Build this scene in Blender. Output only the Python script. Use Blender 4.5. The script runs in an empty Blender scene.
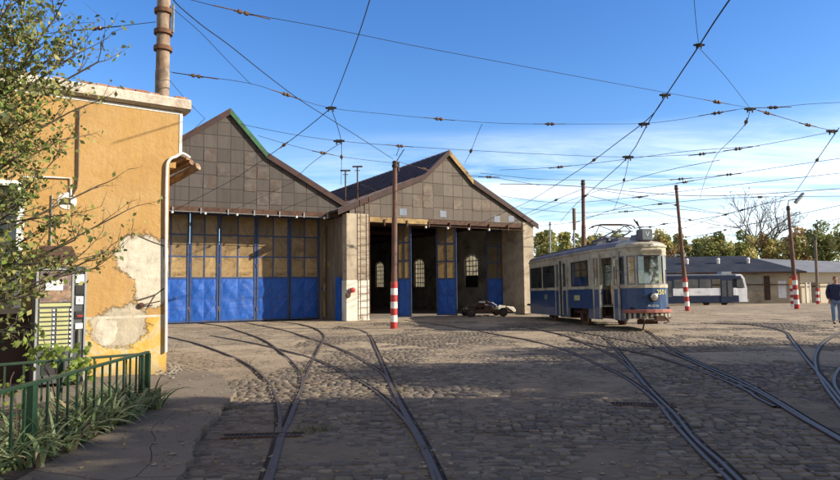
import bpy, bmesh, math, random
import numpy as np
from mathutils import Vector, Matrix, noise
random.seed(7); RNG=np.random.default_rng(5)
SC=bpy.context.scene; COL=SC.collection
PI=math.pi
# ---------------------------------------------------------------- camera
CAMZ=1.6; F=630.0
PITCH=math.atan(44/F); ROLL=0.010
_f=Vector((0,math.cos(PITCH),math.sin(PITCH))); _u0=Vector((0,-math.sin(PITCH),math.cos(PITCH))); _r0=Vector((1,0,0))
_r=_r0*math.cos(ROLL)-_u0*math.sin(ROLL); _u=_u0*math.cos(ROLL)+_r0*math.sin(ROLL)
CAM=Vector((0,0,CAMZ))
def ray(px,py): return _f+_r*((px-420)/F)+_u*((240-py)/F)
def gz(x,y):
    return -0.008*max(0,y-18)-0.012*max(0,y-38)+ (0.012*max(0,y-75) if y>75 else 0)
def at(px,py,Y):
    d=ray(px,py); return CAM+d*(Y/d.y)
def onz(px,py,z):
    d=ray(px,py); return CAM+d*((z-CAMZ)/d.z)
def G(px,py):
    z=0
    for _ in range(12):
        p=onz(px,py,z); z=gz(p.x,p.y)
    return Vector((p.x,p.y,z))
cd=bpy.data.cameras.new('camera'); cam=bpy.data.objects.new('camera',cd); COL.objects.link(cam)
cd.sensor_width=36; cd.lens=36*F/840; cd.clip_end=3000; cd.clip_start=0.05
M3=Matrix((_r,_u,-_f)).transposed(); cam.matrix_world=Matrix.Translation(CAM)@M3.to_4x4()
SC.camera=cam
# ---------------------------------------------------------------- mesh helpers
class MB:
    def __init__(s): s.v=[];s.f=[];s.m=[];s.cm=0
    def q(s,*p):
        n=len(s.v); s.v.extend([tuple(a) for a in p]); s.f.append(tuple(range(n,n+len(p)))); s.m.append(s.cm)
    def box(s,a,b):
        x0,y0,z0=a;x1,y1,z1=b
        x0,x1=min(x0,x1),max(x0,x1);y0,y1=min(y0,y1),max(y0,y1);z0,z1=min(z0,z1),max(z0,z1)
        n=len(s.v); s.v+=[(x0,y0,z0),(x1,y0,z0),(x1,y1,z0),(x0,y1,z0),(x0,y0,z1),(x1,y0,z1),(x1,y1,z1),(x0,y1,z1)]
        for f in ((0,3,2,1),(4,5,6,7),(0,1,5,4),(1,2,6,5),(2,3,7,6),(3,0,4,7)): s.f.append(tuple(n+i for i in f)); s.m.append(s.cm)
        return s
    def beam(s,p,q,w,h,up=(0,0,1)):
        p=Vector(p);q=Vector(q);d=(q-p).normalized();u=Vector(up)
        if abs(d.dot(u))>.98:u=Vector((1,0,0))
        a=d.cross(u).normalized();b=a.cross(d).normalized();a*=w/2;b*=h/2
        n=len(s.v)
        for c in (p,q): s.v+=[tuple(c-a-b),tuple(c+a-b),tuple(c+a+b),tuple(c-a+b)]
        for f in ((3,2,1,0),(4,5,6,7),(0,1,5,4),(1,2,6,5),(2,3,7,6),(3,0,4,7)): s.f.append(tuple(n+i for i in f)); s.m.append(s.cm)
        return s
    def tube(s,pts,r,n=8,cap=True):
        pts=[Vector(p) for p in pts]; rs=r if isinstance(r,(list,tuple)) else [r]*len(pts)
        prev=None; base=len(s.v)
        for i,p in enumerate(pts):
            d=(pts[min(i+1,len(pts)-1)]-pts[max(i-1,0)])
            d=d.normalized() if d.length>1e-9 else Vector((0,0,1))
            if prev is None:
                a=d.cross(Vector((0,0,1)));
                if a.length<.05:a=d.cross(Vector((1,0,0)))
            else: a=prev-d*prev.dot(d)
            a.normalize();prev=a;b=d.cross(a)
            for k in range(n):
                t=2*PI*k/n; s.v.append(tuple(p+(a*math.cos(t)+b*math.sin(t))*rs[i]))
        for i in range(len(pts)-1):
            for k in range(n):
                s.f.append((base+i*n+k,base+i*n+(k+1)%n,base+(i+1)*n+(k+1)%n,base+(i+1)*n+k)); s.m.append(s.cm)
        if cap:
            s.f.append(tuple(base+k for k in reversed(range(n)))); s.m.append(s.cm)
            s.f.append(tuple(base+(len(pts)-1)*n+k for k in range(n))); s.m.append(s.cm)
        return s
    def lathe(s,c,prof,n=12,axis='z'):
        base=len(s.v); c=Vector(c)
        for (r,h) in prof:
            for k in range(n):
                t=2*PI*k/n;x=r*math.cos(t);y=r*math.sin(t)
                v={'z':(x,y,h),'y':(x,h,y),'x':(h,x,y)}[axis]
                s.v.append(tuple(c+Vector(v)))
        for i in range(len(prof)-1):
            for k in range(n):
                s.f.append((base+i*n+k,base+i*n+(k+1)%n,base+(i+1)*n+(k+1)%n,base+(i+1)*n+k)); s.m.append(s.cm)
        s.f.append(tuple(base+k for k in reversed(range(n)))); s.m.append(s.cm)
        s.f.append(tuple(base+(len(prof)-1)*n+k for k in range(n))); s.m.append(s.cm)
        return s
    def prism(s,poly,z0,z1,ax='z'):
        # extrude polygon; ax gives extrusion axis; poly 2d points
        def P(p,h):
            return {'z':(p[0],p[1],h),'y':(p[0],h,p[1]),'x':(h,p[0],p[1])}[ax]
        n=len(poly);b=len(s.v)
        s.v+=[P(p,z0) for p in poly]+[P(p,z1) for p in poly]
        s.f.append(tuple(b+i for i in reversed(range(n))));s.m.append(s.cm)
        s.f.append(tuple(b+n+i for i in range(n)));s.m.append(s.cm)
        for i in range(n):
            j=(i+1)%n; s.f.append((b+i,b+j,b+n+j,b+n+i));s.m.append(s.cm)
        return s
    def build(s,name,mats,parent=None,smooth=False,bevel=0,recalc=True):
        me=bpy.data.meshes.new(name); me.from_pydata(s.v,[],s.f)
        if not isinstance(mats,(list,tuple)):mats=[mats]
        for m in mats: me.materials.append(m)
        me.polygons.foreach_set('material_index',s.m)
        if smooth: me.polygons.foreach_set('use_smooth',[True]*len(s.f))
        me.validate()
        if recalc:
            bm=bmesh.new();bm.from_mesh(me);bmesh.ops.recalc_face_normals(bm,faces=bm.faces);bm.to_mesh(me);bm.free()
        o=bpy.data.objects.new(name,me);COL.objects.link(o)
        if parent: o.parent=parent
        if smooth:
            try: me.set_sharp_from_angle(angle=math.radians(40))
            except Exception: pass
        if bevel:
            md=o.modifiers.new('b','BEVEL');md.width=bevel;md.segments=2;md.limit_method='ANGLE'
        return o
def tag(o,label=None,cat=None,group=None,kind=None):
    if label:o['label']=label
    if cat:o['category']=cat
    if group:o['group']=group
    if kind:o['kind']=kind
    return o
def empty(name,loc,rz=0,label=None,cat=None,group=None):
    o=bpy.data.objects.new(name,None);COL.objects.link(o);o.location=loc;o.rotation_euler=(0,0,rz)
    o.empty_display_size=.2
    return tag(o,label,cat,group)
def npmesh(name,verts,faces,mats,midx=None,parent=None,smooth=False,cols=None):
    me=bpy.data.meshes.new(name); verts=np.asarray(verts,dtype=np.float32); faces=np.asarray(faces,dtype=np.int32)
    nf,k=faces.shape
    me.vertices.add(len(verts));me.vertices.foreach_set('co',verts.ravel())
    me.loops.add(nf*k);me.loops.foreach_set('vertex_index',faces.ravel())
    me.polygons.add(nf);me.polygons.foreach_set('loop_start',np.arange(0,nf*k,k,dtype=np.int32))
    if not isinstance(mats,(list,tuple)):mats=[mats]
    for m in mats:me.materials.append(m)
    if midx is not None: me.polygons.foreach_set('material_index',np.asarray(midx,dtype=np.int32))
    if smooth: me.polygons.foreach_set('use_smooth',np.ones(nf,dtype=bool))
    if cols is not None:
        a=me.color_attributes.new('tone','FLOAT_COLOR','POINT'); c=np.ones((len(verts),4),dtype=np.float32); c[:,:3]=cols
        a.data.foreach_set('color',c.ravel())
    me.update(calc_edges=True)
    o=bpy.data.objects.new(name,me);COL.objects.link(o)
    if parent:o.parent=parent
    return o
_fontcache={}
def text(s,name,loc,rot,size,mat,parent,depth=.003,align='CENTER',sx=1):
    cu=bpy.data.curves.new('t','FONT');cu.body=s;cu.size=size;cu.align_x=align;cu.align_y='CENTER';cu.extrude=depth
    t=bpy.data.objects.new('t',cu);COL.objects.link(t)
    bpy.context.view_layer.update()
    dg=bpy.context.evaluated_depsgraph_get()
    me=bpy.data.meshes.new_from_object(t.evaluated_get(dg));me.materials.clear();me.materials.append(mat)
    bpy.data.objects.remove(t)
    o=bpy.data.objects.new(name,me);COL.objects.link(o);o.location=loc;o.rotation_euler=rot;o.parent=parent;o.scale=(sx,1,1)
    return o
# ---------------------------------------------------------------- materials
def srgb(r,g,b):
    f=lambda c:(c/255/12.92) if c/255<=.04045 else ((c/255+.055)/1.055)**2.4
    return (f(r),f(g),f(b),1)
def C(*a): return (a[0],a[1],a[2],1)
class NT:
    def __init__(s,m): s.t=m.node_tree;s.n=s.t.nodes;s.l=s.t.links
    def add(s,ty,**k):
        o=s.n.new(ty)
        for a,b in k.items():
            if a.startswith('i_'): o.inputs[a[2:].replace('_',' ')].default_value=b
            else:setattr(o,a,b)
        return o
    def link(s,a,b): s.l.new(a,b)
    def noise(s,vec,scale,detail=6,rough=.6,dist=0):
        n=s.add('ShaderNodeTexNoise');n.inputs['Scale'].default_value=scale;n.inputs['Detail'].default_value=detail;n.inputs['Roughness'].default_value=rough;n.inputs['Distortion'].default_value=dist
        if vec is not None:s.link(vec,n.inputs['Vector'])
        return n.outputs['Fac']
    def ramp(s,fac,*st):
        r=s.add('ShaderNodeValToRGB');e=r.color_ramp.elements
        while len(e)<len(st):e.new(.5)
        for i,(p,c) in enumerate(st):
            e[i].position=p;e[i].color=c if hasattr(c,'__len__') else (c,c,c,1)
        s.link(fac,r.inputs['Fac']);return r.outputs['Color']
    def mix(s,fac,a,b,bt='MIX'):
        m=s.add('ShaderNodeMix',data_type='RGBA',blend_type=bt)
        for val,i in ((fac,0),(a,6),(b,7)):
            if hasattr(val,'is_linked') or isinstance(val,bpy.types.NodeSocket): s.link(val,m.inputs[i])
            else: m.inputs[i].default_value=val
        return m.outputs[2]
    def math(s,op,a,b=0,c=None,clamp=False):
        m=s.add('ShaderNodeMath',operation=op,use_clamp=clamp)
        for val,i in ((a,0),(b,1),(c,2)):
            if val is None:continue
            if isinstance(val,bpy.types.NodeSocket): s.link(val,m.inputs[i])
            else: m.inputs[i].default_value=val
        return m.outputs[0]
    def mapping(s,vec,scale=(1,1,1),rot=(0,0,0),loc=(0,0,0)):
        m=s.add('ShaderNodeMapping');m.inputs['Scale'].default_value=scale;m.inputs['Rotation'].default_value=rot;m.inputs['Location'].default_value=loc
        s.link(vec,m.inputs['Vector']);return m.outputs[0]
    def sep(s,vec):
        m=s.add('ShaderNodeSeparateXYZ');s.link(vec,m.inputs[0]);return m.outputs
    def bump(s,h,strength=.5,dist=.02,nrm=None):
        b=s.add('ShaderNodeBump');b.inputs['Strength'].default_value=strength;b.inputs['Distance'].default_value=dist
        s.link(h,b.inputs['Height'])
        if nrm is not None:s.link(nrm,b.inputs['Normal'])
        return b.outputs[0]
def newmat(name):
    m=bpy.data.materials.new(name);m.use_nodes=True
    t=NT(m);b=t.n['Principled BSDF'];co=t.add('ShaderNodeTexCoord')
    return m,t,b,co.outputs['Object']
def mat(name,c1,c2=None,rough=.7,scale=3.0,bump=.3,bscale=40,metal=0,spec=.4,dirt=None,dirtamt=.5,dscale=2.0,bd=.01,stretch=(1,1,1)):
    m,t,b,o=newmat(name); c1=C(*c1);c2=C(*c2) if c2 else c1
    o=t.mapping(o,stretch)
    n=t.noise(o,scale,8,.62)
    col=t.ramp(n,(.35,c1),(.65,c2))
    if dirt:
        d=t.noise(o,dscale,10,.7,.4); f=t.ramp(d,(.55-.15*dirtamt,0.0),(.75-.2*dirtamt,1.0))
        col=t.mix(f,col,C(*dirt))
    t.link(col,b.inputs['Base Color'])
    b.inputs['Roughness'].default_value=rough;b.inputs['Metallic'].default_value=metal;b.inputs['Specular IOR Level'].default_value=spec
    if bump:
        bn=t.noise(o,bscale,6,.6); t.link(t.bump(bn,bump,bd),b.inputs['Normal'])
    return m
M={}
M['black']=mat('black_iron',(.012,.012,.013),(.03,.028,.026),.6,5,.1)
M['wire']=mat('wire_copper',(.01,.01,.012),(.02,.018,.018),.6,5,0)
M['insul']=mat('insulator_brown',(.05,.03,.02),(.16,.10,.06),.4,30,0)
M['rust']=mat('rusty_iron',(.09,.04,.022),(.17,.085,.045),.85,6,.5,60,dirt=(.05,.03,.025))
M['rustdark']=mat('dark_rust',(.04,.022,.016),(.10,.05,.03),.85,5,.5,50)
M['polerust']=mat('rusty_pole',(.17,.085,.055),(.10,.055,.04),.8,4,.4,60,dirt=(.05,.035,.03),stretch=(1,1,.35))
M['polegrime']=mat('peeling_pole',(.33,.27,.2),(.16,.09,.05),.8,5,.5,40,dirt=(.05,.04,.035),stretch=(1,1,.5))
M['red']=mat('red_paint',(.42,.03,.03),(.28,.025,.02),.6,6,.15,dirt=(.25,.12,.09),dirtamt=.2)
M['white']=mat('white_paint',(.72,.70,.66),(.6,.57,.52),.6,6,.15,dirt=(.3,.26,.22),dirtamt=.2)
M['bluepaint']=mat('blue_door_paint',(.008,.066,.31),(.012,.088,.38),.55,1.6,.12,14,dirt=(.16,.15,.16),dirtamt=-.05,dscale=5,bd=.015)
M['blueframe']=mat('blue_frame_paint',(.02,.045,.13),(.04,.07,.17),.55,5,.2,dirt=(.06,.05,.05),dirtamt=.2)
M['beam']=mat('dirty_yellow_beam',(.36,.25,.10),(.18,.11,.05),.8,1.5,.4,dirt=(.07,.045,.03))
M['concrete']=mat('pillar_concrete',(.40,.34,.25),(.28,.23,.17),.9,1.5,.5,30,dirt=(.17,.13,.1),dscale=1.2,dirtamt=.35)
M['plasterdark']=mat('old_grey_plaster',(.42,.39,.34),(.3,.28,.245),.9,1.2,.4,dirt=(.12,.12,.105),dscale=.8)
M['limewash']=mat('limewashed_base',(.66,.62,.54),(.5,.46,.38),.85,2,.4,30,dirt=(.28,.23,.17),dirtamt=.15)
M['darkroof']=mat('dark_roof_sheet',(.035,.027,.036),(.065,.046,.052),.6,2,.3,dirt=(.10,.05,.035),dscale=1.0,dirtamt=.1)
M['barge']=mat('rust_red_barge',(.055,.025,.022),(.03,.016,.014),.75,3,.3)
M['greenbarge']=mat('green_barge',(.03,.14,.05),(.02,.09,.035),.6,4,.3,dirt=(.03,.04,.03))
M['floor']=mat('shed_floor',(.26,.22,.18),(.17,.145,.12),.9,2,.4)
M['fence']=mat('green_fence_paint',(.008,.028,.014),(.013,.038,.019),.45,8,.15,dirt=(.05,.05,.04),dirtamt=.05)
M['steel']=mat('galvanised_steel',(.30,.32,.33),(.2,.21,.22),.5,8,.1,metal=.4)
M['rubber']=mat('rubber',(.02,.02,.02),(.035,.033,.03),.85,5,.2)
M['tramblue']=mat('tram_blue_paint',(.016,.044,.125),(.024,.062,.15),.33,2.5,.08,20,dirt=(.05,.075,.14),dirtamt=.15,dscale=3)
M['tramcream']=mat('tram_cream_paint',(.46,.42,.315),(.34,.305,.23),.5,2,.08,20,dirt=(.22,.175,.125),dirtamt=.4,dscale=3)
M['tramgrey']=mat('tram_grey_skirt',(.13,.15,.21),(.10,.12,.165),.5,3,.08,dirt=(.09,.08,.08),dirtamt=.2)
M['tramroof']=mat('tram_roof_paint',(.17,.17,.20),(.11,.11,.14),.6,2,.15,dirt=(.09,.08,.08),dirtamt=.3)
M['trambumper']=mat('faded_red_bumper',(.34,.11,.08),(.25,.08,.06),.55,4,.1,dirt=(.2,.14,.1))
M['traminside']=mat('tram_lining',(.45,.40,.31),(.36,.32,.24),.7,3,0)
M['tramseat']=mat('tram_seat',(.22,.09,.03),(.15,.06,.02),.6,3,0)
M['yellowtext']=mat('yellow_lettering',(.68,.62,.22),(.6,.54,.2),.5,9,0)
M['whitetext']=mat('white_lettering',(.6,.62,.62),(.5,.52,.52),.5,9,0)
M['chrome']=mat('lamp_chrome',(.5,.48,.45),(.35,.33,.3),.25,9,0,metal=.8)
M['farblue']=mat('far_tram_blue',(.012,.02,.05),(.018,.028,.06),.6,3,0,spec=.15)
M['farwhite']=mat('far_tram_white',(.66,.67,.70),(.54,.56,.6),.5,1.5,0,dirt=(.3,.3,.32),dirtamt=.2)
M['bark']=mat('bark',(.11,.085,.065),(.06,.045,.035),.95,12,.6,40)
M['barklight']=mat('bark_light',(.17,.13,.10),(.10,.075,.055),.95,12,.6,40)
M['wood']=mat('grey_weathered_wood',(.20,.16,.12),(.12,.09,.07),.9,4,.5,stretch=(1,1,.2))
M['skin']=mat('skin',(.45,.24,.17),(.42,.22,.15),.55,8,0)
M['navy']=mat('navy_jacket',(.012,.017,.05),(.02,.026,.07),.8,8,.4,60)
M['denim']=mat('blue_jeans',(.17,.24,.36),(.11,.16,.27),.9,7,.3,80)
M['hair']=mat('red_brown_hair',(.22,.07,.04),(.13,.045,.03),.7,30,.4)
M['shoe']=mat('dark_shoe',(.02,.02,.025),None,.6,5,0)
M['machine']=mat('vending_grey',(.055,.06,.065),(.08,.085,.09),.45,3,.05)
M['machineal']=mat('vending_trim',(.36,.37,.37),(.27,.28,.28),.4,4,.05,metal=.3)
M['label']=mat('vending_label',(.42,.42,.20),(.35,.35,.17),.5,8,0)
M['poster']=mat('vending_poster',(.28,.17,.10),(.06,.06,.08),.4,9,0,dscale=14,dirt=(.45,.40,.36),dirtamt=.2)
M['button']=mat('button_white',(.8,.8,.76),None,.4,5,0)
M['darkbrown']=mat('brown_board',(.055,.028,.02),(.035,.02,.015),.75,2,.3)
M['orange']=mat('orange_plastic',(.75,.25,.02),None,.5,5,0)
M['farroof']=mat('grey_blue_roof',(.026,.032,.048),(.042,.047,.065),.9,.6,.3,8,spec=.08)
M['farrooflit']=mat('sunlit_roof_tone',(.13,.135,.15),(.18,.18,.19),.7,.6,.3,8)  # lighter copy of the far roof, sunlight put into its tone
M['farwall']=mat('far_stucco',(.40,.34,.25),(.30,.25,.18),.9,.8,.2,dirt=(.18,.15,.11),dscale=.6,dirtamt=.3)
M['cream']=mat('cream_wall',(.62,.55,.42),(.55,.48,.37),.9,.5,0)
M['conduit']=mat('conduit',(.04,.03,.025),(.08,.06,.045),.6,9,0)
M['soil']=mat('bed_soil',(.075,.055,.04),(.045,.033,.025),.95,8,.8,50)
def glassmat(name,tint=(.5,.55,.55),mixf=.5,dirtc=(.2,.2,.19),rough=.08,dm=.35):
    m,t,b,o=newmat(name); t.n.remove(b); out=t.n['Material Output']
    g=t.add('ShaderNodeBsdfGlossy');g.inputs['Roughness'].default_value=rough;g.inputs['Color'].default_value=(.9,.95,1,1)
    tr=t.add('ShaderNodeBsdfTransparent');tr.inputs['Color'].default_value=C(*tint)
    df=t.add('ShaderNodeBsdfDiffuse');df.inputs['Color'].default_value=C(*dirtc)
    fr=t.add('ShaderNodeFresnel');fr.inputs['IOR'].default_value=1.7
    a=t.add('ShaderNodeMixShader');t.link(t.math('MULTIPLY_ADD',fr.outputs[0],1.0,mixf,clamp=True),a.inputs[0]);t.link(tr.outputs[0],a.inputs[1]);t.link(g.outputs[0],a.inputs[2])
    n=t.noise(o,3,8,.7); f=t.ramp(n,(.35,0.0),(.8,dm*2))
    a2=t.add('ShaderNodeMixShader');t.link(f,a2.inputs[0]);t.link(a.outputs[0],a2.inputs[1]);t.link(df.outputs[0],a2.inputs[2])
    t.link(a2.outputs[0],out.inputs['Surface']);return m
M['glass']=glassmat('tram_glass',(.86,.90,.90),.07,(.25,.25,.23),.04,.10)
M['darkglass']=glassmat('dark_window_glass',(.10,.12,.13),.05,(.10,.12,.12),.1,.2)
def dirtypane(name,c1,c2,tr=.35):
    m,t,b,o=newmat(name); out=t.n['Material Output']
    n=t.noise(o,1.5,12,.8,.8);col=t.ramp(n,(.34,C(*c2)),(.5,C(c1[0]*.75,c1[1]*.68,c1[2]*.6)),(.66,C(*c1)));gi=t.add('ShaderNodeNewGeometry');col=t.mix(t.ramp(gi.outputs['Random Per Island'],(.35,0.0),(1.0,.8)),col,C(c2[0]*.8,c2[1]*.85,c2[2]*1.0));t.link(col,b.inputs['Base Color']);b.inputs['Roughness'].default_value=.3
    x=t.add('ShaderNodeBsdfTranslucent');t.link(col,x.inputs['Color'])
    a=t.add('ShaderNodeMixShader');a.inputs[0].default_value=tr;t.link(b.outputs[0],a.inputs[1]);t.link(x.outputs[0],a.inputs[2]);t.link(a.outputs[0],out.inputs['Surface'])
    t.link(t.bump(t.noise(o,3,2,.5),.3,.05),b.inputs['Normal'])
    return m
M['dirtypane2']=dirtypane('open_door_pane',(.55,.40,.18),(.22,.14,.06),.65)
M['farglass']=mat('far_tram_glass',(.03,.035,.042),(.09,.09,.09),.35,1.2,0,spec=.5)
M['plate']=mat('repair_plate',(.16,.19,.25),(.11,.13,.17),.6,4,.1)
M['dirtypane']=dirtypane('yellowed_door_pane',(.48,.36,.19),(.10,.065,.032),.1)
M['lightpane']=dirtypane('dusty_window_pane',(.85,.85,.75),(.5,.48,.4),.6)
def leafmat(name,c1,c2,rough=.6,tl=.35):
    m,t,b,o=newmat(name); out=t.n['Material Output']
    oi=t.add('ShaderNodeNewGeometry'); col=t.mix(oi.outputs['Random Per Island'],C(*c1),C(*c2))
    t.link(col,b.inputs['Base Color']);b.inputs['Roughness'].default_value=rough;b.inputs['Specular IOR Level'].default_value=.3
    x=t.add('ShaderNodeBsdfTranslucent');t.link(col,x.inputs['Color'])
    a=t.add('ShaderNodeMixShader');a.inputs[0].default_value=tl;t.link(b.outputs[0],a.inputs[1]);t.link(x.outputs[0],a.inputs[2]);t.link(a.outputs[0],out.inputs['Surface'])
    return m
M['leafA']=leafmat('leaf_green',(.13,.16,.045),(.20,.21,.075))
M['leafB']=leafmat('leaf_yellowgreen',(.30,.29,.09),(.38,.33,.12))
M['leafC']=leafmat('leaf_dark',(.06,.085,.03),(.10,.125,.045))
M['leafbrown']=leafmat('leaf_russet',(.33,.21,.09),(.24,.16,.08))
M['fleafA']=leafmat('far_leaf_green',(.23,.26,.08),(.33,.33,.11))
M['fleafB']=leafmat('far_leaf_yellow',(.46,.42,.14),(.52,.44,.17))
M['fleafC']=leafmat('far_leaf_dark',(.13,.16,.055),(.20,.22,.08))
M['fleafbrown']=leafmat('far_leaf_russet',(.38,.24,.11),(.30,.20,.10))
M['vine']=leafmat('vine_leaf',(.17,.25,.045),(.26,.32,.07),.5,.45)
M['iris']=leafmat('iris_leaf',(.14,.20,.08),(.32,.37,.20),.38,.3)
M['irisdry']=leafmat('iris_dry',(.30,.24,.13),(.20,.16,.09),.7,.2)
M['grass']=leafmat('grass_blade',(.08,.10,.03),(.16,.14,.06),.7,.2)
M['fallen']=leafmat('fallen_leaf',(.20,.12,.05),(.33,.22,.09),.7,.1)
# cladding plates in the gables
def cladding(name,c1,c2,sz):
    m,t,b,o=newmat(name)
    s=t.sep(o); cx=t.add('ShaderNodeCombineXYZ');t.link(s[0],cx.inputs[0]);t.link(s[2],cx.inputs[1])
    br=t.add('ShaderNodeTexBrick');br.offset=0;br.squash=1;t.link(cx.outputs[0],br.inputs['Vector'])
    br.inputs['Scale'].default_value=1;br.inputs['Brick Width'].default_value=sz;br.inputs['Row Height'].default_value=sz*1.03
    br.inputs['Mortar Size'].default_value=.018;br.inputs['Mortar Smooth'].default_value=.2;br.inputs['Bias'].default_value=0
    br.inputs['Color1'].default_value=C(*c1);br.inputs['Color2'].default_value=C(*c2);br.inputs['Mortar'].default_value=(.018,.014,.012,1)
    n=t.noise(o,1.3,10,.7,.3);st=t.noise(t.mapping(o,(6,1,.5)),1.5,6,.7)
    col=t.mix(t.ramp(n,(.3,.0),(.7,.55)),br.outputs['Color'],C(c1[0]*.55,c1[1]*.5,c1[2]*.47))
    col=t.mix(t.ramp(st,(.5,0.0),(.75,.5)),col,C(c2[0]*.45,c2[1]*.42,c2[2]*.4))
    t.link(col,b.inputs['Base Color']);b.inputs['Roughness'].default_value=.8
    inv=t.math('SUBTRACT',1,br.outputs['Fac']); t.link(t.bump(t.math('ADD',inv,t.math('MULTIPLY',n,.6)),.6,.03),b.inputs['Normal'])
    return m
M['clad1']=cladding('brown_grey_cladding',(.092,.078,.07),(.054,.045,.040),.58)
M['clad2']=cladding('beige_cladding',(.135,.11,.088),(.088,.070,.058),.60)
# yellow stucco with bare plaster patches
def stucco():
    m,t,b,o=newmat('ochre_stucco')
    s=t.sep(o)
    n=t.noise(o,1.1,10,.7,.2);n2=t.noise(o,9,8,.7)
    base=t.ramp(n,(.3,C(.33,.185,.058)),(.5,C(.39,.235,.078)),(.7,C(.42,.275,.115)))
    base=t.mix(t.ramp(n2,(.35,.0),(.7,.35)),base,C(.30,.155,.045))
    # bare patch: ellipse distance + noise (object coords: x along wall, z up)
    def patch(cx,cz,rx,rz,thr=1.0,amp=1.9):
        a=t.math('DIVIDE',t.math('SUBTRACT',s[0],cx),rx);c=t.math('DIVIDE',t.math('SUBTRACT',s[2],cz),rz)
        d=t.math('SQRT',t.math('ADD',t.math('MULTIPLY',a,a),t.math('MULTIPLY',c,c)))
        d=t.math('ADD',d,t.math('MULTIPLY',t.math('SUBTRACT',t.noise(o,2.1,10,.7),.5),amp))
        return t.ramp(d,((thr-.16)/2,1.0),((thr-.02)/2,.75),((thr+.03)/2,0.0)) if False else t.ramp(t.math('MULTIPLY',d,.5),((thr-.10)/2,1.0),((thr-.01)/2,.8),((thr+.05)/2,0.0))
    P1=patch(*PATCH[0]);P2=patch(*PATCH[1]);P3=patch(*PATCH[2]);P4=patch(*PATCH[3])
    line=t.math('MULTIPLY',t.math('GREATER_THAN',s[2],PLZ-.03),t.math('LESS_THAN',s[2],PLZ+.015));bare=t.math('MAXIMUM',t.math('MAXIMUM',t.math('MAXIMUM',P1,P4),P2),t.math('MULTIPLY',line,t.math('GREATER_THAN',t.noise(o,2,5,.6),.42)))
    pc=t.ramp(t.noise(o,4,10,.75),(.3,C(.24,.20,.15)),(.42,C(.42,.38,.30)),(.62,C(.55,.50,.41)))
    pc2=t.ramp(t.noise(o,3,9,.7),(.3,C(.27,.23,.17)),(.6,C(.42,.37,.28)))
    # plinth zone
    pl=t.math('LESS_THAN',s[2],PLZ)
    plc=t.ramp(t.noise(o,1.6,8,.75,.6),(.36,C(.33,.29,.22)),(.43,C(.46,.38,.22)),(.5,C(.50,.31,.06)),(.7,C(.47,.25,.04)))
    col=t.mix(pl,base,plc)
    col=t.mix(P3,col,pc2)
    col=t.mix(bare,col,pc)
    ed_=t.ramp(t.math('MULTIPLY',bare,1.0),(.05,0.0),(.35,1.0),(.7,.6),(.95,0.0));col=t.mix(t.math('MULTIPLY',ed_,.7),col,C(.17,.11,.06))
    cr=t.add('ShaderNodeTexVoronoi',feature='DISTANCE_TO_EDGE');cr.inputs['Scale'].default_value=1.3
    t.link(t.mix(.18,o,t.add('ShaderNodeTexNoise',**{}).outputs['Color']),cr.inputs['Vector'])
    crk=t.math('MULTIPLY',t.math('LESS_THAN',cr.outputs['Distance'],.012),t.math('MAXIMUM',P1,P2))
    col=t.mix(crk,col,C(.05,.04,.03))
    stn=t.noise(t.mapping(o,(5,1,.45)),1.6,8,.7);col=t.mix(t.ramp(stn,(.5,0.0),(.8,.38)),col,C(.20,.13,.07))
    gr=t.noise(o,.7,8,.7);col=t.mix(t.ramp(gr,(.48,0.0),(.75,.45)),col,C(.36,.27,.15))
    low=t.ramp(t.math('ADD',s[2],t.math('MULTIPLY',t.noise(o,3,6,.7),.3)),(.12,1.0),(.42,0.0))
    col=t.mix(t.math('MULTIPLY',low,.6),col,C(.16,.13,.10))
    t.link(col,b.inputs['Base Color']);b.inputs['Roughness'].default_value=.9
    h=t.math('SUBTRACT',t.math('MULTIPLY',n2,.5),t.math('MULTIPLY',t.math('MAXIMUM',bare,P3),.8))
    h=t.math('SUBTRACT',h,t.math('MULTIPLY',crk,1.2))
    t.link(t.bump(h,.9,.045),b.inputs['Normal'])
    return m
def tonemat(name,rough=.8,bump=.6):
    m,t,b,o=newmat(name)
    a=t.add('ShaderNodeVertexColor');a.layer_name='tone'
    n=t.noise(o,14,8,.7);col=t.mix(t.ramp(n,(.3,0.0),(.75,.5)),a.outputs['Color'],C(.05,.042,.035))
    t.link(col,b.inputs['Base Color']);b.inputs['Roughness'].default_value=rough
    t.link(t.bump(t.noise(o,60,6,.7),bump,.006),b.inputs['Normal']);return m
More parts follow.
